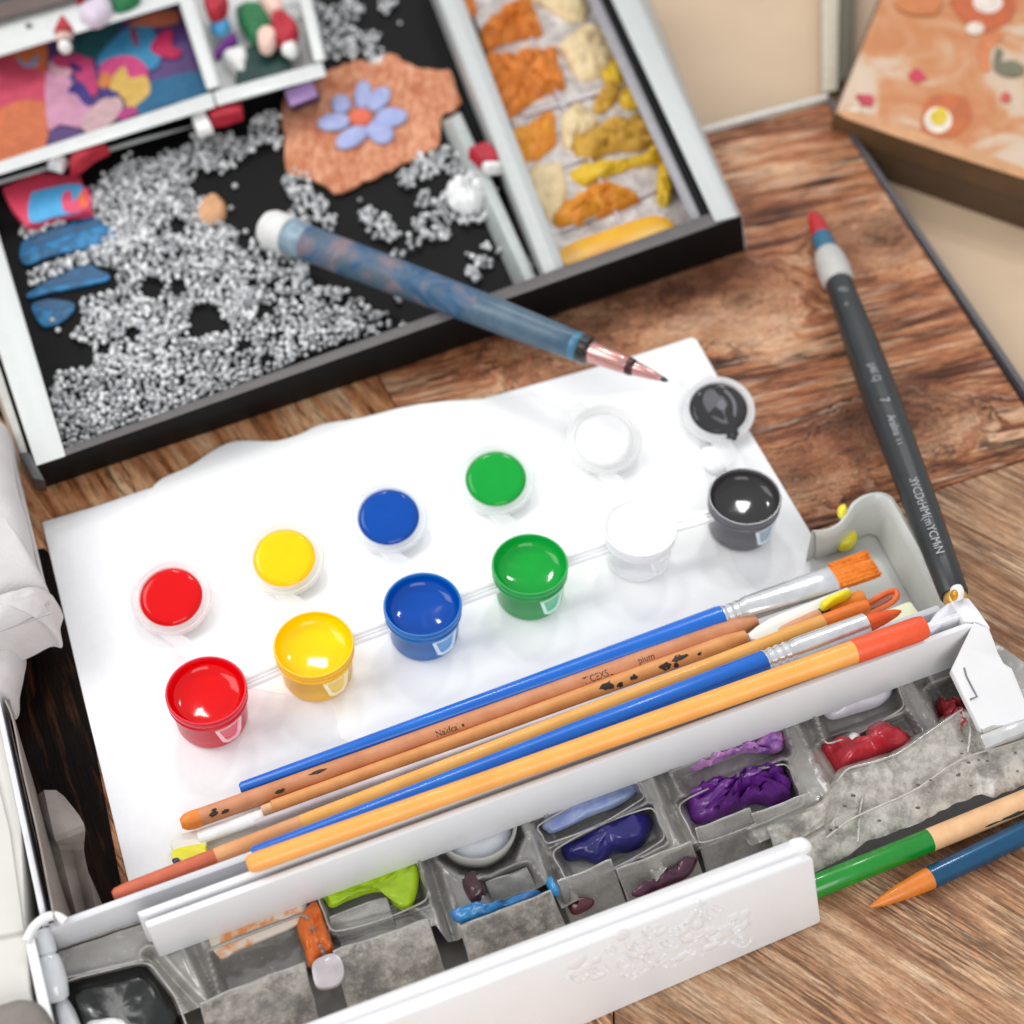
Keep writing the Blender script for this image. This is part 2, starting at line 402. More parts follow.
# ------------------------------------------------------------------ decorated box at the far corner
bx = thing('gift_box', 'brown cardboard box with an orange and cream patterned lid at the table corner', 'box', P(960, 60, -.02))
top = [P(833, 112, .010), P(1060, 190, .010), P(1190, -60, .010), P(905, -70, .010)]
cen = sum(top, Vector()) / 4
def boxring(z, sc, drop=None): return [Vector((cen.x + (p.x - cen.x) * sc, cen.y + (p.y - cen.y) * sc, z)) for p in top]
def wallbox(z0, z1, sc, bev=.0008):
    a, b = boxring(z1, sc), boxring(z0, sc); f = [[0, 1, 2, 3], [7, 6, 5, 4]] + [[i, (i + 1) % 4, 4 + (i + 1) % 4, 4 + i] for i in range(4)]
    return bevelled(a + b, f, bev)
v, f = wallbox(-.0203, -.0025, .985); link('base', v, f, M('box_side', '#4c3826', .55, .08, 90), bx)
v, f = wallbox(-.0035, .0095, 1.0); lid = link('lid', v, f, M('lid_side', '#5c432a', .5, .08, 90), bx)
t = NT('lid_print'); o_ = t.obj()
nz = t.noise(o_, 26, 5, .6, .8); col = t.ramp(nz, [(.4, '#b87340'), (.5, '#c08a60'), (.57, '#c4a88e'), (.75, '#cab6a2')])
b_ = t.bsdf(Base_Color=col, Roughness=.35, Coat_Weight=.3); t.l(b_.outputs[0], t.out.inputs[0])
pr = boxring(.0101, .975)
v, f = solid(pr, .0006); link('printed_panel', v, f, t.m, lid)
DEC = [('#c8682f', [(927, 100), (945, 94), (966, 98), (972, 118), (958, 135), (938, 138), (921, 128)]), ('#f1e6d4', ell(938, 120, 14, 13)), ('#e8c62a', ell(939, 117, 8, 9, jit=.15)),
       ('#c9602c', [(950, -5), (1010, -8), (1012, 18), (985, 32), (965, 22)]), ('#f3e2d6', ell(988, 2, 15, 11)), ('#d9804a', [(978, 45), (985, 33), (1005, 34), (990, 50), (990, 70), (980, 66)]),
       ('#cf3350', ell(917, 76, 8, 6, .3, jit=.3, seed=2)), ('#c8374a', ell(866, 100, 9, 6, .4, jit=.3, seed=3)), ('#d64050', ell(905, 3, 7, 5)), ('#d2574a', ell(1006, 97, 5, 5)), ('#efe0d2', ell(853, 113, 7, 5)), ('#f0dfd0', ell(975, 28, 9, 6)),
       ('#77725a', [(997, 48), (1003, 52), (1001, 62), (1012, 60), (1024, 66), (1022, 74), (1008, 76), (994, 68)]), ('#cf7a40', [(896, 0), (940, -6), (935, 14), (905, 12)]), ('#d9a070', [(846, 118), (1024, 178), (1024, 168), (920, 132), (860, 112)])]
for i, (h_, px) in enumerate(DEC):
    plate('printed_patch', px, .0104 + .00006 * i, .0004, M('print_' + h_, dim(h_, .8), .5, .1, 150), lid, smooth_n=3)

# ------------------------------------------------------------------ black organiser tray
tray = thing('organiser_tray', 'large black tray with silver dividers holding beads, cards and clay', 'tray', P(350, 200, .0))
BLK = M('tray_black', '#0f0e0e', .55, .1, spec=.12); RIMM = M('tray_rim', '#5c5857', .4, .08, spec=.3); SIL = M('tray_silver', '#b6b9b8', .4, .02)
zt = .024
v, f = solid([P(x, y, .003) for x, y in [(45, 470), (735, 235), (560, -140), (-260, 100)]], .0028); link('base', v, f, BLK, tray)
v, f = beam([(zt, (33, 468), (742, 217)), (.0005, (36, 491), (745, 251)), (.0005, (40, 478), (738, 236)), (zt - .003, (42, 462), (733, 212)), (zt, (40, 464), (735, 213))], .0005); link('wall', v, f, BLK, tray)
v, f = beam([(zt + .0006, (37, 466), (741, 216)), (zt + .0006, (60, 450), (716, 211)), (zt - .002, (60, 450), (716, 211)), (zt - .002, (37, 466), (741, 216))], .0004); link('rim', v, f, RIMM, tray)
# right side: outer silver rail, dark groove, inner silver rail
v, f = beam([(zt + .0015, (737, 216), (625, -30)), (zt + .0015, (715, 222), (598, -30)), (zt - .006, (714, 222), (598, -30)), (.0006, (747, 251), (640, -30)), (zt - .004, (743, 220), (632, -30))], .0006); link('wall', v, f, SIL, tray, label='silver right wall')
v, f = beam([(zt - .001, (713, 222), (596, -30)), (zt - .001, (706, 224), (588, -30)), (zt - .004, (706, 224), (588, -30)), (zt - .004, (713, 222), (596, -30))], 0); link('groove', v, f, BLK, tray)
v, f = beam([(zt - .002, (705, 224), (587, -30)), (zt - .002, (694, 227), (574, -30)), (.003, (694, 227), (574, -30)), (.003, (705, 224), (587, -30))], .0005); link('liner_wall', v, f, M('liner_grey', '#8d8b8f', .35), tray)
# divider
v, f = beam([(zt - .003, (566, 270), (452, -30)), (zt - .0015, (556, 273), (441, -30)), (zt - .003, (545, 276), (428, -30)), (.003, (542, 288), (420, -30)), (.003, (566, 280), (454, -30))], .0005); link('divider', v, f, SIL, tray)
v, f = beam([(.012, (533, 296), (452, 120)), (.012, (543, 292), (460, 112)), (.003, (543, 292), (460, 112)), (.003, (520, 300), (440, 122))], .0004); link('ledge', v, f, M('ledge_silver', '#aab0ae', .35), tray)
# left side white strips
WHT = M('tray_white', '#c6c9c7', .4, .015)
v, f = beam([(zt + .001, (66, 456), (-10, 205)), (zt + .001, (36, 466), (-45, 214)), (.003, (36, 470), (-45, 218)), (.003, (66, 460), (-10, 209))], .0006); link('wall', v, f, WHT, tray, label='white left wall')
v, f = beam([(zt - .003, (33, 468), (-50, 214)), (zt - .003, (20, 452), (-70, 200)), (.0, (22, 470), (-70, 215)), (.0, (34, 488), (-50, 230))], .0006); link('wall', v, f, M('tray_offwhite', '#b4b2ac', .45), tray, label='off white outer left strip')
v, f = beam([(zt + .0012, (46, 482), (30, 452)), (zt + .0012, (32, 478), (18, 452)), (.002, (34, 490), (20, 465)), (.002, (48, 492), (34, 465))], .001); link('corner_cap', v, f, M('cap_grey', '#3c3a3b', .4), tray)
# clay compartment floor
t = NT('liner_film'); o_ = t.obj()
col = t.ramp(t.noise(o_, 110, 5, .65, .7), [(.33, '#8c8480'), (.5, '#b4aca8'), (.68, '#dcd6d0')])
b_ = t.bsdf(Base_Color=col, Roughness=.25, Coat_Weight=.4); t.l(t.bump(t.noise(o_, 180, 4), .6, .002), b_.inputs['Normal']); t.l(b_.outputs[0], t.out.inputs[0])
plate('liner', [(568, 283), (694, 229), (576, -40), (455, -40)], .0055, .002, t.m, tray, label='crinkled lilac grey plastic liner')

# clear ridges of the lined compartment
mb = MB()
for x0, y0, x1, y1 in [(512, 0, 632, 246), (500, 62, 600, 36), (522, 116, 628, 84), (548, 172, 660, 128), (560, 232, 682, 178)]:
    mb.add(*tube([P(x0, y0, .0062), P((x0 + x1) / 2, (y0 + y1) / 2, .0068), P(x1, y1, .0062)], .0009, 8))
mb.build('liner_ridge', M('liner_clear', '#c4bcc4', .15, coat=.6), tray, ang=80)
# clay pieces
CL = {'or': M('clay_orange', '#d9842f', .6, hex2='#c06a1c', scale=140, bump=.4), 'am': M('clay_amber', '#d59016', .5, hex2='#c8751a', scale=90, bump=.4), 'cr': M('clay_cream', '#dcc8a0', .7, hex2='#cbb48a', scale=160, bump=.5),
      'mu': M('clay_mustard', '#c79a34', .6, hex2='#b08428', scale=140, bump=.4), 'ye': M('clay_yellow', '#d9b41e', .5, hex2='#c8a012', scale=110, bump=.35), 'sl': M('clay_slab', '#e0a812', .35, hex2='#d58a10', scale=25, lo=.42, hi=.58)}
CLAY = [('or', [(455, -2), (472, -4), (476, 14), (462, 22), (453, 12)], 'small orange clay crumb at the far end of the liner', 6),
 ('or', [(479, 34), (495, 22), (511, 8), (532, 5), (536, 20), (543, 34), (521, 40), (503, 44), (487, 50)], 'orange dog biscuit shaped clay piece near the far end', 8),
 ('or', [(476, 61), (500, 58), (513, 61), (527, 50), (545, 54), (556, 50), (560, 70), (566, 88), (553, 92), (540, 98), (525, 108), (508, 119), (498, 116), (492, 98), (484, 79)], 'largest lumpy orange clay piece with a hole in it', 9),
 ('am', [(507, 137), (530, 124), (552, 112), (557, 140), (550, 150), (537, 161), (516, 158)], 'leaf shaped amber clay piece against the silver divider', 5),
 ('cr', [(529, 170), (548, 164), (563, 166), (566, 200), (550, 222), (536, 198)], 'faint cream clay crust between the divider and the long yellow piece', 2),
 ('cr', [(532, -4), (560, -8), (587, -4), (585, 19), (569, 22), (548, 10)], 'cream clay flake at the far end beside the orange pieces', 4),
 ('cr', [(558, 47), (575, 32), (590, 25), (610, 34), (619, 47), (606, 71), (582, 82), (566, 60)], 'large rounded cream clay flake beside the orange biscuit shape', 5),
 ('cr', [(561, 121), (577, 104), (590, 112), (598, 126), (580, 140), (566, 150)], 'crumbly cream clay flake behind the mustard oval', 4),
 ('ye', [(603, 71), (619, 58), (628, 64), (635, 73), (622, 87), (606, 84)], 'bright yellow clay nub on top of the mustard stub', 6),
 ('mu', [(593, 108), (603, 87), (622, 84), (610, 108), (598, 114)], 'short mustard clay stub under the yellow nub', 5),
 ('ye', [(620, 102), (628, 90), (640, 83), (647, 98), (640, 108), (630, 111)], 'round yellow clay disc by the right wall', 6),
 ('mu', [(571, 146), (592, 132), (614, 121), (636, 122), (656, 119), (662, 135), (645, 150), (615, 152), (585, 161)], 'long mustard clay oval with a rounded right end', 8),
 ('ye', [(571, 173), (610, 165), (645, 155), (669, 144), (678, 156), (656, 163), (620, 172), (585, 185)], 'long thin yellow clay strip across the liner', 5),
 ('ye', [(661, 160), (677, 163), (673, 185), (667, 206), (657, 201)], 'short yellow clay tail under the long yellow strip', 5),
 ('am', [(552, 222), (570, 202), (593, 190), (614, 186), (641, 199), (619, 211), (593, 220), (570, 228)], 'fish shaped amber clay piece in front of the yellow strip', 8),
 ('sl', [(561, 248), (606, 230), (651, 215), (672, 221), (669, 231), (620, 250), (569, 267)], 'flat yellow to orange slab along the front wall of the tray', 3)]
for i, (k_, px, lb, h_) in enumerate(CLAY):
    if k_ == 'sl': tag(plate('clay_piece', px, .0082, .0026, CL[k_], None, .0005, smooth_n=2), lb, 'modelling clay', 'modelling clay pieces in the lined compartment'); continue
    px = [(q.x + 2.2 * noise.noise(Vector((q.x * .17, q.y * .17, i))), q.y + 2.2 * noise.noise(Vector((q.x * .17, q.y * .17, i + 40)))) for q in crom(px, 4)] if k_ != 'sl' else px
    lump('clay_piece', px, .0058, h_ * .0007, CL[k_], None, lb, 'modelling clay', 'modelling clay pieces in the lined compartment', amp=.12 if k_ == 'sl' else .75, freq=230, seed=i, k=4, n=2 if k_ != 'sl' else 5, ridge=(i % 3 == 1))

# terracotta cloth with flower
t = NT('felt_terracotta'); o_ = t.obj()
mpn = t.n('ShaderNodeMapping'); mpn.inputs['Scale'].default_value = (1, .35, 1); mpn.inputs['Rotation'].default_value = (0, 0, .3); t.l(o_, mpn.inputs[0])
col = t.ramp(t.noise(mpn.outputs[0], 420, 5, .75), [(.38, '#94543a'), (.5, '#c0795a'), (.62, '#dcaa8c')])
col = t.mix(.35, col, t.ramp(t.noise(o_, 60, 3), [(.35, '#b06a48'), (.65, '#dba27c')]))
b_ = t.bsdf(Base_Color=col, Roughness=.9, Specular_IOR_Level=.1, Sheen_Weight=.1); t.l(t.bump(t.noise(o_, 700, 4), .6, .001), b_.inputs['Normal']); t.l(b_.outputs[0], t.out.inputs[0])
CLO = [(283, 100), (300, 88), (335, 68), (352, 62), (375, 60), (390, 52), (402, 60), (418, 68), (448, 70), (456, 88), (461, 104), (442, 116), (440, 134), (436, 146), (410, 160), (385, 172), (358, 184), (337, 193), (328, 186), (300, 175), (288, 172), (284, 140)]
CLO = [(q.x + 3.2 * noise.noise(Vector((q.x * .3, q.y * .3, 0))), q.y + 3.2 * noise.noise(Vector((q.x * .3, q.y * .3, 9)))) for q in crom(CLO, 5)]
plate('felt_scrap', CLO, .0055, .0014, t.m, None, 0, smooth_n=1); tag(bpy.data.objects['felt_scrap'], 'torn terracotta felt scrap lying in the middle of the black tray', 'felt')
fl = thing('felt_flower', 'pale blue felt flower with a coral centre on the terracotta scrap', 'flower', P(361, 118, .0066))
for (a, b, ra, rb, ro) in [(363, 95, 8, 14, .1), (379, 99, 8, 14, .75), (391, 117, 15, 9, -.1), (380, 131, 13, 11, .55), (352, 137, 16, 9, -.5), (334, 122, 15, 8, -.1), (341, 104, 9, 9, 0)]:
    v, f = blob(ell(a, b, ra * 1.12, rb * 1.05, ro), .0068, .0016, .2, 200, 6); link('petal', v, f, M('petal_blue', '#a2aad0', .85, hex2='#939cc6', scale=200, bump=.3), fl, ang=70)
v, f = blob(ell(361, 118, 12, 8), .0075, .0032, .2, 300, 6); link('centre', v, f, M('coral', '#d66a4e', .8, bump=.3), fl, ang=70)
blk = thing('eraser', 'lavender eraser block with a navy base on the corner of the terracotta scrap', 'eraser', P(299, 97, .0066))
v, f = beam([(.0175, (284, 90), (312, 80)), (.0175, (290, 106), (318, 95)), (.0125, (290, 108), (318, 97)), (.0125, (284, 92), (312, 82))], .001); link('top', v, f, M('lavender', '#c3a2dc', .5), blk)
v, f = beam([(.0125, (284, 92), (312, 82)), (.0125, (290, 108), (318, 97)), (.0067, (293, 112), (322, 100)), (.0067, (286, 96), (314, 86))], .0006); link('base', v, f, M('navy', '#20204c', .5), blk)

# beads
def inpoly(x, y, poly):
    c = False; j = len(poly) - 1
    for i in range(len(poly)):
        xi, yi = poly[i]; xj, yj = poly[j]
        if (yi > y) != (yj > y) and x < (xj - xi) * (y - yi) / (yj - yi) + xi: c = not c
        j = i
    return c
MAIN = [(62, 445), (50, 390), (58, 372), (80, 368), (90, 345), (70, 335), (84, 322), (80, 300), (118, 288), (118, 268), (88, 262), (30, 285), (26, 272), (100, 245), (112, 228), (88, 212), (24, 240), (18, 228), (92, 208), (92, 190), (110, 172), (130, 160), (160, 158), (190, 142), (205, 136), (236, 132), (244, 150), (228, 168), (200, 172), (188, 186), (205, 205), (222, 222), (240, 232), (262, 244), (296, 258), (330, 284), (362, 300), (384, 322), (372, 334), (336, 344), (308, 352), (280, 370), (234, 386), (186, 402), (172, 428), (140, 420), (112, 430), (86, 450)]
HOLES = [(178, 226, 9), (152, 288, 12), (178, 286, 9), (205, 318, 17), (197, 330, 9), (221, 326, 9), (84, 356, 11), (132, 332, 7), (244, 241, 8), (243, 345, 7), (182, 381, 5), (108, 390, 4), (345, 300, 6), (320, 277, 10), (170, 343, 4), (103, 348, 6), (165, 256, 4), (130, 205, 3), (300, 300, 4), (262, 310, 4)]
CIRC = [(262, 130, 15), (252, 142, 9), (272, 116, 8), (276, 142, 7), (296, 180, 13), (302, 196, 14), (316, 206, 11), (298, 212, 10), (310, 218, 9), (330, 222, 8), (305, 8, 14), (325, 24, 20), (345, 42, 18), (372, 40, 9), (330, 50, 9), (290, 12, 10), (374, 56, 10), (312, 28, 9), (388, 4, 9), (352, 8, 12), (425, 165, 15), (445, 160, 13), (408, 178, 10), (462, 172, 10), (470, 200, 24), (450, 205, 15), (425, 200, 9), (438, 226, 15), (424, 226, 12), (414, 240, 8), (488, 190, 9), (496, 215, 8), (380, 226, 13), (368, 215, 8), (392, 234, 8), (484, 262, 8), (474, 274, 8), (500, 250, 4), (486, 246, 5), (470, 256, 4), (526, 265, 7), (398, 252, 6), (405, 328, 6), (378, 322, 12), (352, 262, 6), (420, 288, 6), (398, 300, 4), (320, 250, 9), (446, 312, 5)]
SING = [(235, 186), (360, 200), (400, 23), (231, 208), (512, 232), (400, 322), (52, 320), (58, 330)]
BR = .00118; ZB = .0032
cand = []; cell = {}
def tryput(x, y, layer):
    q = P(x, y, ZB + BR * (1 + 1.2 * layer)); key = (int(q.x / .0024), int(q.y / .0024), layer)
    for a in (-1, 0, 1):
        for b in (-1, 0, 1):
            for o2 in cell.get((key[0] + a, key[1] + b, layer), ()):
                if (o2 - q).length < BR * 1.6: return
    cell.setdefault(key, []).append(q); cand.append((q, y))
rb = random.Random(3)
for i in range(64000):
    x, y = rb.uniform(15, 545), rb.uniform(-8, 455)
    hit = inpoly(x, y, MAIN) and not any((x - a) ** 2 + (y - b) ** 2 < r * r for a, b, r in HOLES)
    if not hit: hit = any((x - a) ** 2 + (y - b) ** 2 < r * r for a, b, r in CIRC)
    if not hit and rb.random() < .035:
        hit = any(inpoly(x + a, y + b, MAIN) for a, b in ((9, 0), (-9, 0), (0, 7), (0, -7))) and 60 < x < 470 and not any((x - a) ** 2 + (y - b) ** 2 < r * r for a, b, r in HOLES) and not (15 < x < 122 and 212 < y < 330)
    if not hit: continue
    nn = noise.noise(Vector((x * .05, y * .05, 1)))
    if noise.noise(Vector((x * .16, y * .16, 5))) < (-.4 if x < 250 and y > 150 else -.16): continue
    tryput(x, y, 0 if rb.random() < .62 or nn < -.1 else 1)
for x, y in SING: tryput(x, y, 0)
t = NT('bead_glass'); g_ = t.n('ShaderNodeNewGeometry')
try: rnd = g_.outputs['Random Per Island']
except Exception: rnd = t.noise(t.obj(), 900)
oi = t.n('ShaderNodeObjectInfo').outputs['Random']
rr_ = t.val('FRACT', t.val('ADD', rnd, t.val('MULTIPLY', oi, 7.3)))
col = t.ramp(rr_, [(0, '#8c8e90'), (.4, '#bcbec0'), (.7, '#dcdee0'), (.85, '#fafafa'), (1, '#ffffff')])
b_ = t.bsdf(Base_Color=col, Roughness=.12, Coat_Weight=.6, Specular_IOR_Level=.8, Transmission_Weight=.12, IOR=1.5)
t.l(b_.outputs[0], t.out.inputs[0]); BEAD = t.m
def ico(sub):
    bm = bmesh.new(); bmesh.ops.create_icosphere(bm, subdivisions=sub, radius=BR); bm.verts.index_update()
    r = ([x.co.copy() for x in bm.verts], [[q.index for q in p.verts] for p in bm.faces]); bm.free(); return r
iv, if_ = ico(2)
cand.sort(key=lambda q: -q[1] - (q[0].z - .0047) * 6000)
proto = link('glass_bead', iv, if_, BEAD, None, origin=(0, 0, 0)); proto.location = cand[0][0]
tag(proto, 'loose clear glass bead near the front of the spill in the black tray', 'bead', 'loose clear glass beads at the front of the spill')
for q, _y in cand[1:290]:
    o = proto.copy(); COL.objects.link(o); o.location = q
    s_ = rb.choice((.78, .9, 1., 1., 1.12)); o.scale = (s_, s_, s_)
mb = MB()
for q, _y in cand[290:]:
    s_ = rb.choice((.78, .9, 1., 1., 1.12)); mb.add([q + x * s_ for x in iv], if_)
tag(mb.build('bead_scatter', BEAD), 'mass of loose clear glass beads spilled over the black tray floor', 'beads', kind='stuff')
print('beads', len(cand))
lump('foam_lump', ell(468, 196, 19, 17, jit=.2), .006, .008, M('foam', '#f2f2f2', .8, bump=.6), None, 'white foam lump among the beads beside the silver divider', 'foam', amp=.5, freq=300)
lump('wood_chip', [(198, 212), (208, 198), (216, 196), (226, 206), (224, 220), (212, 226), (200, 222)], .0035, .005, M('chip', '#cf9c72', .7, bump=.3), None, 'tan rounded chip lying among the beads', 'chip')
# painted leaf cut-outs on the left
BL = M('leaf_blue', '#1c78ac', .5, hex2='#144c72', scale=160, dist=1.5, lo=.42, hi=.58); BD = M('leaf_dark', '#1c4668', .5, hex2='#24567c', scale=120)
for px, dk, lb in [([(20, 250), (28, 236), (60, 226), (95, 216), (108, 224), (118, 240), (90, 248), (55, 254), (25, 264)], [(28, 244), (40, 232), (75, 224), (96, 217), (102, 224), (70, 234), (40, 245)], 'largest blue painted leaf cut-out at the left of the bead spill'),
                   ([(28, 293), (50, 280), (85, 264), (96, 268), (110, 278), (80, 286), (50, 292), (30, 297)], [(40, 285), (55, 277), (85, 265), (98, 270), (108, 275), (75, 282), (48, 287)], 'narrow blue painted leaf cut-out between the other two leaves'),
                   ([(32, 305), (45, 300), (72, 302), (72, 312), (60, 322), (45, 326), (36, 318)], [(35, 304), (48, 299), (70, 302), (62, 308), (48, 310), (40, 306)], 'smallest blue curled leaf cut-out nearest the front')]:
    e = thing('paper_leaf', lb, 'leaf cut-out', P(px[0][0], px[0][1], .004), 'blue painted leaf cut-outs')
    plate('leaf', px, .0046, .0011, BL, e, .0002, smooth_n=4); plate('dark_band', dk, .0048, .0006, BD, e, smooth_n=4)
e = thing('painted_card', 'small red and sky blue painted card at the left edge of the beads', 'card', P(45, 200, .004))
plate('card', [(2, 188), (36, 172), (80, 176), (92, 210), (60, 214), (26, 226), (10, 205)], .009, .004, M('card_red', '#d23a58', .5), e, .0004)
plate('painted_area', [(30, 196), (40, 190), (80, 184), (88, 208), (55, 216), (30, 222)], .0093, .0008, M('card_blue', '#4a9fd0', .5), e, label='sky blue area', smooth_n=3)
plate('painted_area', [(62, 196), (70, 190), (74, 202), (86, 186), (90, 207), (66, 212)], .0096, .0008, M('card_pink', '#d6486a', .5), e, label='pink area', smooth_n=3)
plate('painted_area', [(78, 196), (84, 190), (88, 206), (80, 207)], .0099, .0008, M('card_orange', '#df6a3c', .5), e, label='orange area')

# white two-compartment insert with picture card and figures
ins = thing('divided_insert', 'white two compartment insert at the back left of the black tray', 'organiser', P(160, 80, .004))
IW = M('insert_white', '#c9cbc9', .35, .03)
zi = .026
plate('floor', [(-20, 170), (325, 72), (300, -40), (-40, 20)], .006, .0025, IW, ins)
def rail(a0, a1, b0, b1, z=zi, nm='rail', m_=IW, zb=.006):
    v, f = beam([(z, a0, a1), (z, b0, b1), (zb, b0, b1), (zb, a0, a1)], .0009); return link(nm, v, f, m_, ins)
rail((-20, 168), (212, 92), (-20, 181), (216, 107)); rail((213, 92), (322, 62), (217, 106), (327, 76)); rail((172, -20), (207, 90), (188, -22), (220, 86), zi + .001)
rail((293, -30), (314, 62), (305, -30), (326, 60), zi + .0004); rail((-20, 22), (176, -32), (-20, 62), (182, 2), zi + .0002)
rail((-20, 186), (140, 138), (-20, 190), (212, 121), .016, 'ledge')
v, f = lathe([(.0014, 0), (.0014, .0012)], Matrix.Translation(P(29, 27, zi + .0001)), 20); link('hole_disc', v, f, M('hole_disc', '#3a3f44', .4), ins)  # dark disc stands for a small hole, its shade in the colour
card = thing('picture_card', 'abstract picture card in orange, pink, purple and blue inside the white insert', 'card', P(100, 90, .0065))
Zc = .0105
v, f = solid([P(x, y, Zc) for x, y in [(-20, 175), (208, 98), (178, 2), (-20, 56)]], .003); link('card', v, f, M('card_purple', '#4a2f68', .55, .12, 120), card)
for i, (h_, px) in enumerate([('#d9654c', [(-18, 172), (38, 153), (46, 145), (46, 60), (-18, 62)]), ('#de7a50', [(-18, 170), (42, 150), (45, 105), (20, 96), (-18, 110)]), ('#d8506a', [(-18, 66), (8, 58), (20, 62), (46, 76), (46, 100), (20, 100), (-18, 112)]), ('#e08048', [(14, 50), (44, 40), (46, 62), (30, 68), (18, 62)]), ('#93a8d2', [(16, 54), (26, 64), (38, 54), (36, 66), (22, 66)]),
        ('#dea0bd', [(46, 74), (64, 62), (70, 80), (84, 92), (92, 104), (98, 116), (88, 128), (60, 124), (48, 128)]), ('#e4b4bf', [(48, 64), (62, 56), (72, 72), (60, 76)]), ('#cf4378', [(52, 58), (70, 52), (90, 56), (94, 70), (98, 88), (92, 96), (80, 84), (72, 70), (56, 66)]), ('#453a86', [(72, 84), (82, 82), (92, 98), (92, 106), (84, 104), (76, 94), (68, 92)]), ('#433070', [(70, 62), (80, 66), (82, 72), (72, 70)]),
        ('#1f5a60', [(62, 40), (100, 26), (122, 22), (110, 40), (96, 58), (78, 54), (64, 50)]), ('#3d93bf', [(98, 58), (112, 40), (128, 28), (150, 26), (158, 44), (160, 62), (150, 70), (140, 60), (120, 56), (100, 66)]), ('#e0805c', [(128, 24), (150, 14), (176, 10), (178, 22), (160, 26), (140, 26)]), ('#c8285a', [(150, 48), (160, 34), (172, 30), (172, 46), (182, 50), (176, 58), (160, 56)]), ('#a33a60', [(130, 30), (134, 44), (138, 46), (136, 30)]),
        ('#2f6f98', [(148, 84), (165, 78), (198, 72), (206, 94), (170, 104), (136, 114)]), ('#db4a86', [(100, 66), (112, 58), (132, 56), (146, 66), (146, 78), (120, 78), (102, 82)]), ('#e8bd62', [(110, 80), (124, 66), (130, 78), (146, 76), (150, 92), (138, 104), (128, 112), (124, 98), (112, 92)]), ('#e08a48', [(98, 84), (104, 72), (112, 78), (106, 88)]), ('#dcb4b8', [(96, 104), (110, 96), (122, 100), (120, 114), (104, 128), (90, 134), (80, 122)]), ('#433a80', [(100, 88), (112, 90), (120, 94), (110, 98), (100, 94)]), ('#c2468c', [(118, 114), (130, 106), (138, 112), (122, 120)])]):
    plate('printed_patch', px, Zc + .0004 + .00005 * i, .0004, M('cardprint_' + h_, dim(h_, .66), .6, .1, 200, spec=.25), card, smooth_n=3)
# felt figures and bits
RED = M('felt_red', '#9c1226', .6, hex2='#b01c30', scale=200, bump=.2); SKIN = M('felt_skin', '#e2bfb2', .7, bump=.1); WHF = M('felt_white', '#e9e8e6', .8, bump=.3); GRN = M('felt_green', '#16703c', .6, hex2='#0e5a30', scale=150, bump=.3); DGR = M('felt_dark_green', '#0f4038', .6, hex2='#0a2c2a', scale=150)
def ball(c, r, sc=(1, 1, 1)):
    v = [Vector((x.x * sc[0], x.y * sc[1], x.z * sc[2])) * (r / BR) + c for x in iv]; return v, if_
g = thing('gnome_figurine', 'tiny gnome with pointed red hat and white beard above the picture card', 'figurine', P(65, 54, .026))
v, f = ball(P(66, 47, .029), .0045, (.9, .8, 1)); link('body', v, f, M('gnome_dark', '#1d2420', .7), g)
v, f = ball(P(64, 37, .031), .0040); link('face', v, f, SKIN, g)
v, f = ball(P(65, 47, .032), .0032, (1, .8, 1.2)); link('beard', v, f, WHF, g)
r_ = Rod((64, 32), .033, (62, 15), .037); v, f = r_.mesh([(0, 10), (.3, 8), (.7, 4), (1, .8)]); link('hat', v, f, RED, g, ang=60)
g = thing('felt_figure', 'green caped felt figure with red sleeve in the right window of the white insert', 'figurine', P(252, 60, .0065))
plate('cape', [(242, 84), (236, 74), (244, 48), (276, 44), (292, 74)], .012, .005, DGR, g, .001, smooth_n=3); lump('body', [(236, 12), (258, 6), (270, 20), (272, 38), (256, 46), (244, 32)], .013, .006, GRN, g, n=2, k=7, amp=.3); lump('hand', [(258, 36), (270, 30), (278, 40), (270, 53), (260, 50)], .017, .005, SKIN, g, n=2, k=7, amp=.3)
lump('sleeve', [(272, 22), (284, 18), (298, 28), (296, 42), (282, 48), (274, 36)], .017, .006, RED, g, n=2, k=7, amp=.3); lump('cuff', [(282, 48), (292, 42), (298, 50), (294, 57), (284, 54)], .016, .004, WHF, g); lump('head', [(258, 0), (268, -6), (284, 6), (284, 16), (272, 18)], .018, .006, SKIN, g, n=2, k=7, amp=.3)
g = thing('felt_figure', 'red felt figure with a white top holding a sky blue ball beside the green figure', 'figurine', P(212, 20, .0065))
lump('body', [(204, -6), (226, -8), (227, 14), (212, 20), (206, 10)], .02, .006, RED, g, n=2, k=7, amp=.3); lump('ball', ell(220, 26, 10, 9), .014, .005, M('sky_blue', '#4b9ed0', .5), g)
lump('felt_crescent', [(214, 56), (222, 46), (234, 34), (237, 42), (228, 50), (218, 58)], .008, .004, M('purple', '#7a2f94', .6), None, 'purple felt crescent below the sky blue ball', 'felt piece')
lump('felt_wad', [(222, 60), (236, 52), (248, 54), (248, 70), (244, 80), (232, 72)], .008, .007, WHF, None, 'white felt wad beside the dark green cape', 'felt piece')
g = thing('felt_figure', 'lilac felt figure with a green hood lying on the back rail of the white insert', 'figurine', P(112, 16, zi))
lump('body', [(80, 14), (96, 2), (110, 0), (112, 16), (98, 26), (86, 24)], zi + .001, .006, M('lilac', '#c9bccb', .7, bump=.2), g); lump('hood', [(106, -8), (134, -14), (140, 2), (122, 12), (112, 8)], zi + .001, .007, GRN, g); lump('tassel', [(74, -4), (86, -6), (80, 4)], zi + .001, .004, RED, g)
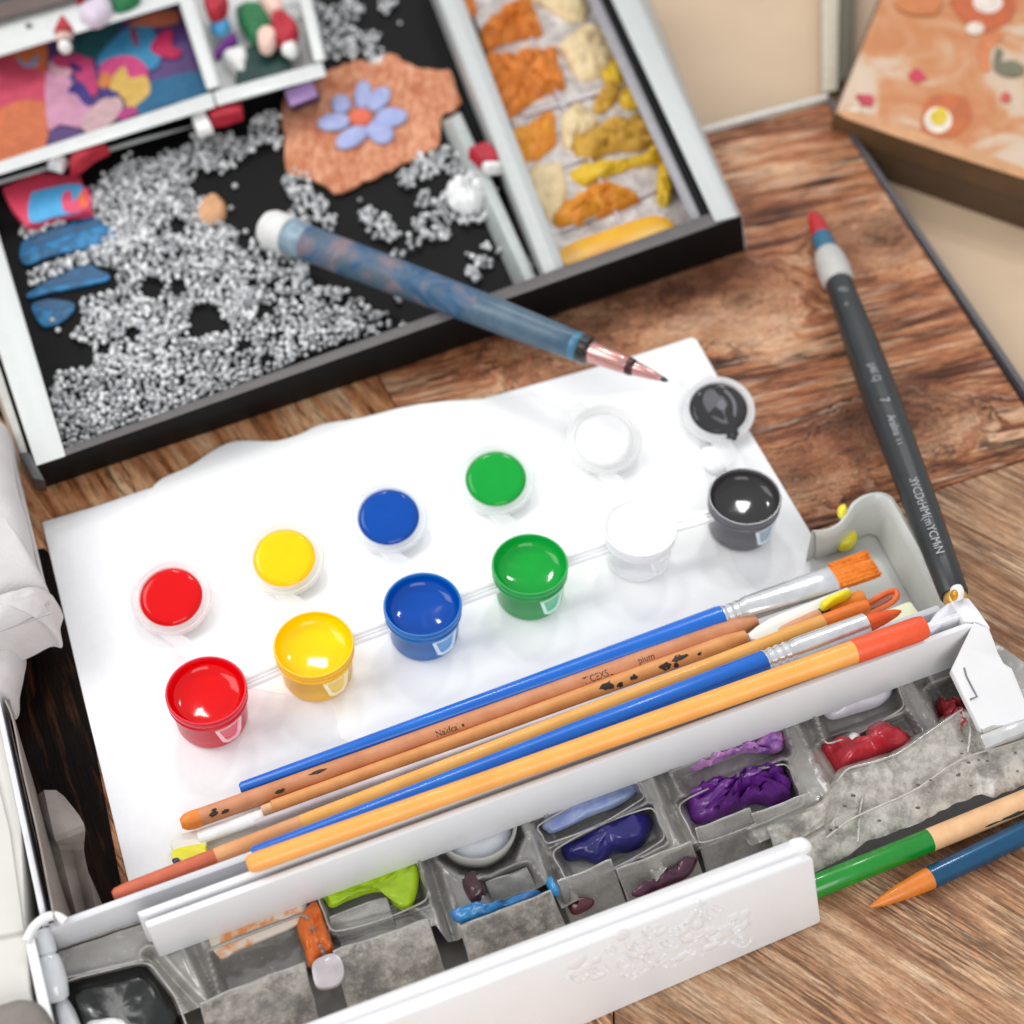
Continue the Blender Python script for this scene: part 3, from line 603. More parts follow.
def candy(px_r, px_w, z, lb):
    g = thing('felt_candy', lb, 'felt piece', P(px_r[0][0], px_r[0][1], .004), 'red and white felt candies')
    lump('wrapper', px_r, z, .005, RED, g, amp=.3, n=1, k=10, ang=35); lump('end', px_w, z, .004, WHF, g, amp=.4, n=1, k=10, ang=35)
candy([(206, 112), (222, 108), (243, 108), (243, 118), (226, 124), (212, 126)], [(192, 122), (206, 114), (214, 132), (198, 136)], .019, 'red and white felt candy in front of the corner of the white insert')
candy([(70, 164), (82, 152), (100, 143), (110, 152), (94, 160), (80, 172), (70, 174)], [(48, 168), (58, 158), (68, 162), (62, 172)], .019, 'red and white felt candy beside the red and blue card')
candy([(468, 156), (486, 147), (506, 160), (498, 168), (480, 167)], [(482, 168), (504, 166), (506, 172), (488, 174)], .014, 'red and white felt candy on the ledge of the silver divider')
# neighbour tray at the very top left
nb = thing('storage_case', 'dark brown edged case with a teal lining at the far left corner', 'case', P(20, -20, .0))
v, f = beam([(.03, (-30, 10), (160, -45)), (.03, (-30, 28), (160, -26)), (.004, (-30, 32), (160, -22)), (.004, (-30, 14), (160, -40))], .0006); link('rim', v, f, M('case_brown', '#5a4a45', .5), nb)
v, f = solid([P(x, y, .02) for x, y in [(-30, 9), (160, -46), (100, -140), (-30, -120)]], .004); link('lining', v, f, M('teal', '#174a56', .6), nb)

# ------------------------------------------------------------------ paper sheets
PAP = M('paper', '#f1f1f3', .7, .012, 300, bump=.08, bscale=900, spec=.2)
tag(plate('paper_sheet', [(42, 522), (96, 506), (146, 489), (420, 416), (560, 377), (630, 357), (692, 337), (697, 340), (740, 415), (825, 556), (838, 600), (842, 660), (400, 845), (136, 905), (128, 880), (84, 700), (44, 530)], .0022, .0016, PAP, None, .0003), 'large white sheet of heavy paper lying under the paint pots', 'paper')
OV = [(146, 500), (152, 488), (163, 478), (190, 466), (214, 450), (236, 441), (275, 441), (300, 434), (322, 424), (360, 418), (420, 404), (500, 398), (600, 395), (690, 388), (700, 450), (722, 530), (738, 572), (748, 606), (560, 672), (440, 716), (352, 744), (336, 716), (322, 700), (240, 686), (186, 660), (172, 640), (150, 600), (143, 560)]
tag(plate('film_sheet', OV, .00245, .00022, M('film', '#fafafa', .35, .01, 120, bump=.15, bscale=60, spec=.4), None, 0.0001, smooth_n=3), 'bright glossy white sheet with a wavy edge on the paper under the pots', 'sheet')

# ------------------------------------------------------------------ paint pot strip
strip = thing('paint_pot_strip', 'strip of six joined paint pots with open lids: red, yellow, blue, green, white, black', 'paint set', P(480, 560, .0028))
COLS = [('red', '#d40006', '#d0142c'), ('yellow', '#f8c800', '#f4b808'), ('blue', '#0046a0', '#0064b2'), ('green', '#0a9a36', '#07983f'), ('white', '#ececed', '#e4e4e6'), ('black', '#343233', '#5c5b60')]
POTS = [(206, 690, 41), (313.5, 644, 40.5), (422.5, 604, 39.5), (530, 564, 38.5), (640, 527, 37), (745, 496, 37)]
LIDS = [(172, 599, 40), (285, 560, 39.5), (389, 519, 39), (496, 481, 38.5), (604, 441, 37.5), (718, 411, 37)]
SHEET = .0029; PH = .0195
def paint_mat(nm, h):
    if 'paint_' + nm in CACHE: return CACHE['paint_' + nm]
    m_ = M('paint_' + nm, h, .09, .03, 90, coat=0., spec=.32); return m_
def plastic(nm, h):
    return M('pot_' + nm, h, .3, .03, 120, coat=.1, spec=.4)
pots = []
for (nm, hp, hb), (px, py, rp), (lx, ly, lr) in zip(COLS, POTS, LIDS):
    c = P(px, py, SHEET + PH); R = rp * S(px, py, SHEET + PH); c.z = SHEET
    T = Matrix.Translation(c)
    pr_ = [(.0, 0), (R * .80, 0), (R * .86, .0006), (R * .885, .002), (R * .92, .0135), (R * .975, .0142), (R * .99, .0150), (R * .955, .0157), (R * .97, .0163), (R, .0172), (R, PH - .0006), (R * .985, PH), (R * .945, PH), (R * .925, PH - .0008), (R * .90, .010), (R * .86, .004), (0.0005, .004)]
    v, f = lathe(pr_[1:-1], T, 64); 
    # open inside: drop the upper cap
    f = f[:-1] + [[(len(pr_) - 3) * 64 + i for i in range(64)]]
    pot = link('pot', v, f, plastic(nm, hb) if nm not in ('white',) else clear('pot_white', '#dcdcdf', .8), strip, label=nm + ' paint pot', ang=50)
    # paint: coats the wall and dips in the middle
    pp = []
    for k in range(13):
        s_ = 1 - (k / 13.) ** 1.7; pp.append((R * .925 * s_ + .00001, PH - .0010 - (.0034 if nm not in ('white',) else .0006) * (1 - s_ ** 12) - .0013 * (1 - s_ * s_)))
    v, f = lathe(pp, T, 64, cap=False); f.append([12 * 64 + i for i in range(64)])
    ph_ = random.uniform(0, 6)
    v = [q + Vector((0, 0, .00022 * noise.noise((q + Vector((ph_, 0, 0))) * 150))) for q in v]
    link('paint', v, f, paint_mat(nm, hp), pot, ang=80)
    # moulded thumb tab on the front wall
    def tabpt(u, zz, lift):
        a = math.radians(-54) + u; rw = R * (.885 + (.92 - .885) * (zz - .002) / .0115) + lift
        return Vector((c.x + rw * math.cos(a), c.y + rw * math.sin(a), c.z + zz))
    out = [(-.36, .0134), (.44, .0136), (.36, .0058), (.24, .0036), (-.08, .0036), (-.22, .0050)]
    inn = [(-.26, .0130), (.32, .0132), (.24, .0064), (.16, .0050), (-.04, .0050), (-.13, .0060)]
    for nm2, o_, i_, mt in (('tab_border', out, inn, M('tabb_' + nm, {'red': '#ffc4ca', 'yellow': '#fff2c0', 'blue': '#d4e8fc', 'green': '#d2f6e4', 'white': '#f8f8f8', 'black': '#d8e4f2'}[nm], .2, coat=.5)),):
        def dens(L):
            r = []
            for k in range(len(L)):
                a, b = L[k], L[(k + 1) % len(L)]
                for q in range(4): r.append((a[0] + (b[0] - a[0]) * q / 4, a[1] + (b[1] - a[1]) * q / 4))
            return r
        o_, i_ = dens(o_), dens(i_); n = len(o_)
        v = [tabpt(a, b, -.0003) for a, b in o_] + [tabpt(a, b, .0009) for a, b in o_] + [tabpt(a, b, .0009) for a, b in i_] + [tabpt(a, b, .0003) for a, b in i_]
        f = [[k * n + i, k * n + (i + 1) % n, (k + 1) * n + (i + 1) % n, (k + 1) * n + i] for k in range(3) for i in range(n)]
        link('tab_border', v, f, mt, pot, ang=30)
        link('tab', [tabpt(a, b, .00035) for a, b in i_] + [tabpt(0, .0095, .00035)], [[i, (i + 1) % n, n] for i in range(n)], M('tabi_' + nm, {'red': '#e4566c', 'yellow': '#f4cc50', 'blue': '#4c94d4', 'green': '#48c08c', 'white': '#ececec', 'black': '#8fa4ba'}[nm], .2, coat=.5), pot)
    # lid, leaning a little towards the pot
    lR = lr * S(lx, ly, .008); tilt = math.radians(15); lc = P(lx, ly, SHEET + .0015 + lR * math.sin(tilt))
    TL = Matrix.Translation(lc) @ Matrix.Rotation(tilt, 4, 'X')
    lp = [(.004, -.0012), (lR * .90, -.0010), (lR * .98, -.0004), (lR, .0006), (lR * .99, .0016), (lR * .95, .0020), (lR * .91, .0014), (lR * .88, .0010), (lR * .84, .0026), (lR * .81, .0030), (lR * .785, .0026), (lR * .77, .0004), (.004, .0002)]
    v, f = lathe(lp, TL, 64)
    # ear at the back left
    ea = math.radians(128)
    ev = []
    for (aa, rr2) in ((-.30, .97), (-.17, 1.26), (-.05, 1.33), (.08, 1.30), (.20, 1.18), (.36, .97)):
        ev += [TL @ Vector((lR * rr2 * math.cos(ea + aa), lR * rr2 * math.sin(ea + aa), .0012)), TL @ Vector((lR * rr2 * math.cos(ea + aa), lR * rr2 * math.sin(ea + aa), -.0002))]
    b0 = len(v); v += ev; f += [[b0 + 2 * i, b0 + 2 * i + 2, b0 + 2 * i + 3, b0 + 2 * i + 1] for i in range(5)] + [[b0 + 2 * i for i in range(6)], [b0 + 2 * i + 1 for i in reversed(range(6))]]
    tint = {'red': '#f8e2e4', 'yellow': '#f7f1e2', 'blue': '#e8eef6', 'green': '#e6f2ec', 'white': '#f3f3f3', 'black': '#e6e7e9'}[nm]
    ld = link('lid', v, f, clear('lid_' + nm, tint, .55), strip, label='open lid of the ' + nm + ' pot', ang=50)
    # paint left in the lid, with a sag on its low side
    pr2 = lR * .79; n = 72; sag = {'red': -1.35, 'yellow': -1.2, 'blue': -1.35, 'green': -1.45, 'white': -.9, 'black': -1.15}[nm]; sa_ = {'black': .30, 'yellow': .09, 'red': .03, 'blue': .05, 'green': .07, 'white': .02}[nm]; sw = .22 if nm == 'black' else .4
    ring = []
    for i in range(n):
        a = 2 * math.pi * i / n; da = (a - sag + math.pi) % (2 * math.pi) - math.pi
        rr2 = pr2 * (.985 + sa_ * math.exp(-(da / sw) ** 2) + .018 * noise.noise(Vector((math.cos(a) * 2.2 + lx, math.sin(a) * 2.2, 0))))
        ring.append((a, rr2))
    v = []; f = []; KK = 10
    for k in range(KK + 1):
        s_ = 1 - k / (KK + .6)
        for a, rr2 in ring:
            q = Vector((rr2 * s_ * math.cos(a), rr2 * s_ * math.sin(a), 0))
            q.z = .0027 + .0011 * (1 - s_ ** 4) ** .5 - (.0012 if k == 0 else 0) + (.0012 if nm == 'black' else .0005) * noise.noise(q * 140 + Vector((lx, 0, 0))) * (1 - s_)
            v.append(TL @ q)
    for k in range(KK):
        for i in range(n): f.append([k * n + i, k * n + (i + 1) % n, (k + 1) * n + (i + 1) % n, (k + 1) * n + i])
    f.append([KK * n + i for i in range(n)])
    link('paint', v, f, paint_mat(nm, hp), ld, ang=80)
    if nm == 'black':  # grey patches paint glossy reflections onto the black paint
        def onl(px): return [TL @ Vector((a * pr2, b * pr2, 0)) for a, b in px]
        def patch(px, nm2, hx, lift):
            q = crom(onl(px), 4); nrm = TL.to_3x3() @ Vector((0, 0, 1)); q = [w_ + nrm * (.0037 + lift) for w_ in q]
            v, f = solid(q, .0006); link(nm2, v, f, M('gloss_' + hx, hx, .25, coat=.3), ld)
        patch([(-.38, .62), (-.18, .66), (0, .46), (.16, .36), (.30, .10), (.20, -.12), (.22, -.42), (.28, -.62), (.06, -.60), (-.28, -.34), (-.50, .06), (-.52, .40)], 'painted_gloss', '#5e5c60', .0002)
        patch([(0, .22), (.16, .24), (.22, .04), (.12, -.12), (-.04, -.06), (-.06, .1)], 'painted_gloss', '#75757c', .0004)
        patch([(.26, .66), (.48, .40), (.60, .06), (.56, -.34), (.48, -.30), (.48, .06), (.38, .36), (.20, .60)], 'painted_gloss', '#6c6b70', .0002)
    # hinge band between lid and pot
    a0 = TL @ Vector((-.0035, -lR * .97, .0008)); a1 = TL @ Vector((.0045, -lR * .95, .0008))
    b0 = c + Vector((-.0042, R * .93, .0150)); b1 = c + Vector((.0042, R * .93, .0150))
    rows = []
    for k in range(7):
        s_ = k / 6; rows.append([a0.lerp(b0, s_) + Vector((0, 0, .0012 * math.sin(math.pi * s_))), a1.lerp(b1, s_) + Vector((0, 0, .0012 * math.sin(math.pi * s_)))])
    v, f = thick(*surf(rows), .0005); link('hinge', v, f, CACHE.setdefault('hinge', clear('hinge_clear', '#f6f6f8', .16)), strip)
    pots.append((c, R))
for (c0, R0), (c1, R1) in zip(pots[:-1], pots[1:]):
    d = (c1 - c0).normalized(); s_ = Vector((-d.y, d.x, 0)); a = c0 + d * R0 * .93; b = c1 - d * R1 * .93; z = Vector((0, 0, .0125))
    mb = MB()
    for off, wd, hh in ((0, .0021, .0006), (.0018, .0005, .0018), (-.0018, .0005, .0018), (0, .0004, .0012)):
        q = [a + s_ * (off - wd) + z, a + s_ * (off + wd) + z, b + s_ * (off + wd) + z, b + s_ * (off - wd) + z]
        v, f = solid([p + Vector((0, 0, hh)) for p in q], hh + .0003 * (1 + off * 100)); mb.add(v, f)
    mb.build('connector', CACHE.setdefault('conn', clear('connector_clear', '#f0f1f4', .42)), strip)
lump('paint_spill', [(697, 456), (706, 448), (722, 450), (736, 452), (734, 464), (722, 474), (708, 470)], .0032, .003, M('spill_white', '#f6f6f6', .3, coat=.5), None, 'white paint spill between the black lid and the black pot', 'paint spill', amp=.2)

# ------------------------------------------------------------------ pens
INK = M('print_white', '#a2a4a6', .5); DARKINK = M('print_dark', '#2e2622', .6)
r = Rod((812, 211), .006, (956, 600), .030)
pen = thing('brush_pen', 'black brush pen with red tip and white lettering leaning on the white case', 'pen', r.base())
LP = 412.
tt_ = lambda y: (y - 213) / 387.
r.part('tip', [(0, .6), (.006, 3.5), (.02, 7), (.045, 9.3), (.07, 10)], M('pen_red', '#b0121c', .4, bump=.2), pen, label='red brush tip')
r.part('ferrule', [(.064, 9.6), (.068, 10.2), (.108, 11.2), (.112, 10.8)], M('pen_teal', '#2d6f8c', .3, hex2='#1d4a66', scale=500), pen, label='teal band')
r.part('collar', [(.104, 10), (.11, 13), (.125, 15.3), (.15, 16.5), (.178, 16.2), (.188, 13.5)], M('pen_collar', '#b4b2ae', .5), pen)
bl = r.part('barrel', [(.184, 13), (.188, 14), (.25, 14.5), (.34, 17), (.45, 18.3), (.6, 17.8), (.75, 17), (.9, 15.5), (.985, 14.5), (.99, 13.5)], M('pen_black', '#262a2c', .38, .08, 60, spec=.5), pen, seg=40)
e1 = r.part('end_cap', [(.985, 10), (.99, 12), (1.0, 12.5), (1.012, 11), (1.02, 7)], M('pen_gold', '#d8b060', .3, metal=.7), pen)
r.text('iF', .222, 12, 14.6, INK, bl, off=2); r.text('o', .262, 7, 15, INK, bl, off=1)
r.text('ρAK CJ', .424, 11, 18.2, INK, bl, off=3, sx=.75); r.text('7', .512, 13, 18.2, INK, bl, off=3)
r.text('Aralina  ı ı', .556, 11, 18.0, INK, bl, off=3, sx=.93)
r.text('IfYCDtHM(mYCM\u0131N', .714, 12, 17.2, INK, bl, off=2, sx=1.)

r = Rod((268, 228), .019, (668, 381), .036)
mp_ = thing('marbled_pen', 'blue marbled pen with a white cap and rose gold nib resting on the tray wall', 'pen', r.base())
t = NT('marble'); o_ = t.obj()
n1 = t.noise(o_, 55, 4, .55, 1.2); n2 = t.noise(o_, 90, 4, .6, .8)
col = t.ramp(n1, [(.36, '#284c6e'), (.46, '#3c5c7a'), (.54, '#5e6474'), (.64, '#7c6c74')]); col = t.mix(t.ramp(n2, [(.5, 0.), (.62, .8)]), col, '#485c68')
b_ = t.bsdf(Base_Color=col, Roughness=.5, Specular_IOR_Level=.3); t.l(b_.outputs[0], t.out.inputs[0])
r.part('cap', [(-.012, 12), (-.004, 17), (.01, 20), (.03, 20.5), (.052, 20), (.056, 17)], M('cap_white', '#d4d3d1', .6), mp_)
r.part('collar', [(.05, 17), (.054, 18.6), (.095, 18.4), (.1, 17.5)], M('collar_blue', '#62788a', .35, hex2='#8ba0ae', scale=120), mp_)
r.part('barrel', [(.096, 17.5), (.1, 18.2), (.3, 18.2), (.5, 17.6), (.53, 17.4)], t.m, mp_, seg=36)
r.part('grip', [(.525, 16.8), (.53, 17.5), (.6, 17.2), (.72, 15.6), (.785, 14.5), (.79, 13)], M('grip_blue', '#3a5468', .36, hex2='#4c6474', scale=90), mp_, seg=36)
r.part('band', [(.765, 14.9), (.768, 15.2), (.778, 15.0), (.78, 14.7)], M('band_sky', '#386e8c', .35), mp_)
r.part('ring', [(.783, 13), (.786, 15.5), (.803, 15), (.807, 12)], M('ring_black', '#0d0d0f', .25, coat=.5), mp_)
RG = M('rose_gold', '#d29c96', .22, metal=.75, scale=60)
nb_ = r.part('nib', [(.803, 10), (.81, 11.2), (.88, 9.6), (.9, 8.6), (.903, 7.5)], RG, mp_)
r.part('nib_ring', [(.9, 8.9), (.904, 9.2), (.914, 8.4), (.918, 7.2)], M('nib_dark', '#4a3234', .3, metal=.6), mp_)
r.part('nib_cone', [(.916, 7), (.92, 7.4), (.96, 5), (.982, 3), (.985, 2.2)], RG, mp_)
r.part('nib_tip', [(.982, 2.6), (.99, 2.6), (.997, 1.6), (1.0, .6)], M('tip_dark', '#3f4a4c', .3, metal=.5), mp_)

def pencil(name, lb, cat, a, za, b, zb, parts, group=None):
    r = Rod(a, za, b, zb); e = thing(name, lb, cat, r.base(), group); o = {}
    for nm, prof, mt, pl, kw in parts: o[nm + (pl or '')] = r.part(nm, prof, mt, e, label=pl, **kw)
    return r, e, o
WD = M('pencil_wood', '#e0b58a', .55, hex2='#d2a274', scale=120)
r, e, o = pencil('pencil', 'green and natural wood pencil on the table beside the white front panel', 'pencil', (800, 893), .0041, (1080, 779), .0041, [
    ('painted_end', [(0, 11), (.005, 11.8), (.46, 12.1), (.462, 11.6)], M('pencil_green', '#08801f', .3, coat=.3), 'glossy green end', {}),
    ('shaft', [(.46, 11.4), (.461, 11.8), (.99, 11.8), (1, 11)], WD, None, {})])
mb = MB(); r.spot(mb, .74, -9, 11.8, 22, 2.2, 4); r.spot(mb, .66, -9.5, 11.8, 9, 1.4, 5); mb.build('lead_mark', M('soot', '#2b2c28', .7), o['shaft'])
r, e, o = pencil('pencil', 'dark blue pencil with an orange painted point in front of the green pencil', 'pencil', (870, 907), .0022, (1080, 806), .0042, [
    ('point', [(0, .8), (.02, 2.8), (.06, 5.4), (.14, 8.4), (.24, 10.6), (.295, 11.3)], M('pencil_orange', '#cf7420', .4, bump=.15, coat=.2), 'orange painted point', {}),
    ('shaft', [(.285, 10.9), (.287, 11.6), (.99, 12.4), (1, 11.5)], M('pencil_blue', '#0d4a6e', .3, metal=.35, coat=.3), None, {})])

# pile of brushes and pencils along the case
BLU = M('handle_blue', '#0060c4', .3, coat=.15, hex2='#006acc', scale=40); STL = M('ferrule_steel', '#e6e7ea', .2, metal=.7, bump=.1, bscale=400)
OCH = M('pencil_ochre', '#f0b05a', .42, hex2='#e8a34c', scale=60, coat=.15); TAN = M('stick_tan', '#dc9a5c', .5, hex2='#cf8a4e', scale=120); PINK = M('stick_pinkish', '#cf8f68', .55, hex2='#bf7c54', scale=90)
BRI = M('bristle_orange', '#ee820e', .55, hex2='#e07408', scale=300, bump=.3); GRP = 'brushes and pencils piled along the white case'
def crimp(r, t0, t1, w0, w1, n):
    return [(t0 + (t1 - t0) * k / (n - 1), (w0 + (w1 - w0) * k / (n - 1)) * (1.0 if k % 2 else .88)) for k in range(n)]
r, e, o = pencil('flat_brush', 'blue handled flat brush with silver ferrule and square orange bristles', 'paintbrush', (240, 789), .0075, (874, 564), .018, [
    ('handle', [(0, 4.6), (.004, 6.6), (.3, 9), (.6, 11.6), (.755, 13.2), (.765, 12.2)], BLU, None, {}),
    ('ferrule', crimp(None, .757, .79, 12.8, 13.0, 7) + [(.80, 13.4, .95), (.85, 14.5, .7), (.91, 15.5, .45), (.935, 16, .4), (.937, 15.2, .36)], STL, None, {}),
    ('bristles', [(.93, 15.2, .36), (.94, 15.6, .36), (.985, 16.5, .28), (.999, 16, .2), (1.0, 14, .1)], BRI, None, dict(seg=40))], GRP)
mb = MB(); rh = random.Random(4); kk = r.k(1)
for i in range(130):
    w_ = rh.uniform(-1, 1) * 15.6; a_ = r.A + r.d * r.L * .935 + r.zs * w_ * kk + r.zu * kk * (5.2 - abs(w_) * .06) * rh.uniform(.2, 1.02); b_ = r.A + r.d * r.L * (1.0 + rh.uniform(-.004, .002)) + r.zs * (w_ * 1.02 + rh.uniform(-.4, .4)) * kk + r.zu * kk * rh.uniform(.5, 4.4)
    mid = (a_ + b_) / 2 + r.zu * kk * .8; v, f = tube([a_, mid, b_], [kk * .75, kk * .7, kk * .25], 5); mb.add(v, f)
h_ = mb.build('hairs', M('bristle_hair', '#f08c1a', .5, hex2='#d06a08', scale=900), o['bristles'], ang=80)
r, e, o = pencil('wooden_stick', 'weathered pinkish wooden stick with an orange dipped end and small dark print', 'stick', (181, 824), .0085, (757, 621), .0155, [
    ('shaft', [(.012, 7.5), (.03, 9.2), (.3, 9.4), (.7, 10.5), (.93, 11.5), (.97, 10), (1.0, 5)], PINK, None, {}),
    ('dipped_end', [(0, 5), (.008, 8.5), (.02, 9.6), (.034, 9.3)], M('dip_orange', '#e4842c', .5), 'orange dipped end', {})], GRP)
mb = MB()
for t_, of, a, b in [(.055, -2, 5, 3), (.075, -3, 5, 2.6), (.058, 2, 3, 2), (.17, -2, 5, 2.5), (.24, 4, 9, 1.6), (.75, -3, 2, 1)]: r.spot(mb, t_, of, 9.6, a, b, int(t_ * 100))
mb.build('paint_mark', M('mark_dark', '#3a2a1c', .7), o['shaft'])
r.text('Nakfcal \u25aa', .44, 9, 9.8, DARKINK, o['shaft'], sx=.9); r.text('TICEXSL', .695, 10, 10.4, DARKINK, o['shaft'], sx=.85, off=1); r.text('pium', .79, 9, 10.8, DARKINK, o['shaft'], off=2)
r, e, o = pencil('wooden_stick', 'thin orange tan stick with black paint blotches near its right end, under the pinkish stick', 'stick', (262, 811), .010, (746, 637), .0175, [
    ('shaft', [(.02, 5.5), (.022, 7.2), (.4, 7.4), (.8, 9), (.96, 9.5), (1, 7)], TAN, None, {}),
    ('tip', [(0, 4.5), (.004, 5.6), (.024, 5.6)], WD, 'paler left end', {})], GRP)
mb = MB()
for t_, of, a, b in [(.71, 1, 8, 5), (.735, -2, 4, 3), (.765, 0, 4.5, 3.5), (.83, 0, 8, 5), (.86, 3, 10, 4), (.85, -3, 4, 3), (.9, 0, 3, 3)]: r.spot(mb, t_, of, 8.8, a, b, int(t_ * 100))
mb.build('paint_blotch', M('blotch_black', '#2a221c', .6), o['shaft'])
r, e, o = pencil('plastic_rod', 'thin lilac grey plastic rod between the tan stick and the long ochre pencil', 'rod', (255, 824), .0105, (765, 641), .019, [('shaft', [(0, 3), (.004, 4), (.25, 4.2), (.45, 3.2), (.7, 3.4), (1, 3.6)], M('rod_grey', '#cbc2c6', .35, hex2='#a79ea4', scale=30), None, {})], GRP)
r, e, o = pencil('white_spatula', 'white plastic spatula with a blunt left end beside the yellow tag', 'spatula', (198, 838), .006, (330, 792), .010, [('blade', [(0, 6, .5), (.01, 8, .5), (.4, 8, .5), (.99, 6, .4), (1, 4, .3)], M('spat_white', '#f0f0f2', .4), None, {})], GRP)
r, e, o = pencil('clear_rod', 'short clear rod end poking out between the spatula and the ochre pencil', 'rod', (222, 853), .009, (320, 822), .013, [('shaft', [(0, 5), (.01, 6.5), (.15, 6.8), (.2, 5.4), (.3, 6.4), (1, 6.5)], M('rod_pale', '#dedfe2', .2, coat=.5), None, {})], GRP)
tag(plate('plastic_tag', [(171, 852), (180, 847), (205, 843), (206, 850), (220, 850), (232, 846), (236, 852), (212, 860), (182, 868), (174, 862)], .008, .003, M('tag_yellow', '#e2d80e', .4), None, .0005, smooth_n=3), 'bright yellow plastic tag at the left end of the brush pile', 'tag', GRP)
lump('paint_drop', [(172, 860), (178, 858), (181, 863), (176, 866)], .0082, .0012, M('drop_navy', '#1b1f4e', .3), None, 'tiny navy paint drop on the yellow tag', 'paint drop', amp=.1)
tag(plate('paper_scrap', [(172, 838), (196, 830), (206, 838), (204, 846), (184, 850), (173, 850)], .0065, .002, M('scrap', '#e8e4de', .5), None, .0004, smooth_n=2), 'off white paper scrap beside the dipped end of the wooden stick', 'paper scrap')
r, e, o = pencil('long_pencil', 'long ochre pencil with a terracotta left end crossing the whole pile', 'pencil', (113, 896), .0245, (868, 606), .026, [
    ('dipped_end', [(0, 4.5), (.004, 7), (.02, 8.2), (.135, 8.6), (.137, 8.2)], M('dip_terracotta', '#c96648', .55, hex2='#b85838', scale=80), 'terracotta left end', {}),
    ('bare_wood', [(.134, 8.2), (.136, 8.5), (.25, 8.6), (.252, 8.2)], M('bare_peach', '#dfa06c', .5, hex2='#d4905a', scale=70), 'peach bare wood stretch', {}),
    ('shaft', [(.248, 8.3), (.25, 8.7), (.6, 9.2), (.94, 9), (.942, 8.5)], OCH, None, {}),
    ('end', [(.938, 8.4), (.94, 8.8), (.985, 8.4), (.999, 7), (1, 5)], M('end_orange', '#e2741c', .45), 'orange right end', {})], GRP)
r, e, o = pencil('round_brush', 'blue handled brush with crumpled silver sleeve and pointed orange tip', 'paintbrush', (253, 856), .036, (901, 611), .036, [
    ('handle', [(0, 7.4), (.003, 9.2), (.2, 10), (.5, 11.8), (.79, 12.8), (.792, 12)], BLU, None, {}),
    ('ferrule', crimp(None, .785, .83, 13, 13, 9) + [(.84, 13), (.9, 12.4), (.945, 11.8), (.947, 10)], STL, None, {}),
    ('bristles', [(.94, 8.6), (.955, 8.6), (.975, 6.6), (.992, 4), (1, 1.2)], M('bristle_red', '#ea5a12', .5, hex2='#dc4c0e', scale=300, bump=.3), None, {})], GRP)
r, e, o = pencil('wooden_stick', 'thick ochre stick with a bright red orange right end, nearest the white rail', 'stick', (247, 865), .0435, (924, 627), .0450, [
    ('shaft', [(0, 6), (.004, 9), (.02, 10), (.35, 9.8), (.898, 11.6), (.9, 12.2)], M('stick_orange', '#efa650', .42, hex2='#e89a44', scale=50, coat=.15), None, {}),
    ('painted_end', [(.896, 11.9), (.898, 12.6), (.99, 12.8), (1, 11.5)], M('paint_coral', '#e4532a', .45), 'red orange right end', {})], GRP)
tag(lump('paint_chip', [(848, 664), (856, 656), (860, 660), (864, 668), (852, 668)], .034, .002, M('chip_black', '#151515', .5)), 'small black chip under the red orange stick end', 'chip')
# things at the right end of the pile
tag(plate('palette_knife', [(748, 634), (770, 618), (800, 606), (842, 589), (848, 588), (850, 596), (826, 608), (790, 626), (762, 640)], .020, .0014, M('knife_white', '#eeeee8', .4, hex2='#e2e2d4', scale=30), None, .0004, smooth_n=2), 'cream white palette knife blade under the flat brush', 'palette knife', GRP)
r, e, o = pencil('marker', 'orange marker with a bright yellow slanted tip between the palette knife and the long pencil', 'marker', (752, 644), .0165, (864, 598), .0215, [
    ('shaft', [(0, 6), (.6, 7.4), (.62, 7)], M('marker_peach', '#d9a078', .5, hex2='#c88a60', scale=80), None, {}),
    ('band', [(.61, 6.8), (.615, 7.6), (.69, 7.8), (.695, 7)], M('marker_black', '#2d2724', .5), None, {}),
    ('end', [(.69, 7.6), (.695, 8.6), (.98, 9.4), (1, 8)], M('marker_orange', '#e6821e', .45), None, {})], GRP)
tag(lump('tip', [(820, 604), (830, 598), (844, 592), (852, 592), (848, 598), (836, 604), (824, 610)], .025, .003, M('marker_yellow', '#e8dc10', .4), e, amp=.1))
ey = thing('needle', 'orange plastic needle with a long eye lying in the grey tray', 'needle', P(880, 600, .01), GRP)
r = Rod((845, 620), .0165, (897, 594), .0165)
ring = [(848, 622), (852, 612), (868, 603), (886, 593), (895, 591), (897, 597), (890, 604), (874, 612), (860, 620)]
hole = [(868, 609), (875, 604), (886, 598), (892, 596), (892, 598), (884, 603), (874, 608)]
oo = crom([P(a, b, .018) for a, b in ring], 4); v, f = tube(oo + [oo[0]], .0011); link('eye_rim', v, f, M('needle_orange', '#e8713a', .4), ey)
plate('web', ring, .0176, .0012, M('needle_web', '#e08a5a', .4), ey, smooth_n=4); plate('eye', hole, .0182, .0008, M('needle_eye', '#8c4a3a', .4), ey, smooth_n=3)
tag(plate('sponge', [(858, 640), (876, 616), (900, 604), (910, 601), (915, 606), (920, 618), (900, 632), (868, 642)], .022, .008, M('sponge_cream', '#eeefd2', .7, hex2='#e2e6bc', scale=70, bump=.3), None, .001, smooth_n=2), 'pale cream green sponge block behind the red orange stick end', 'sponge')

# ------------------------------------------------------------------ white paint case
case = thing('paint_case', 'white plastic paint case with a grey palette of wells, brush tray and embossed front panel', 'paint case', P(560, 860, 0))
WP = M('case_white', '#e0e0e2', .38, .015, 60, bump=.05, bscale=700, spec=.45); WG = M('case_grey', '#c2c2c6', .4, .03, 80); TRG = M('tray_grey', '#bfc1bc', .35, .05, 50, coat=.2)
RZ = .040
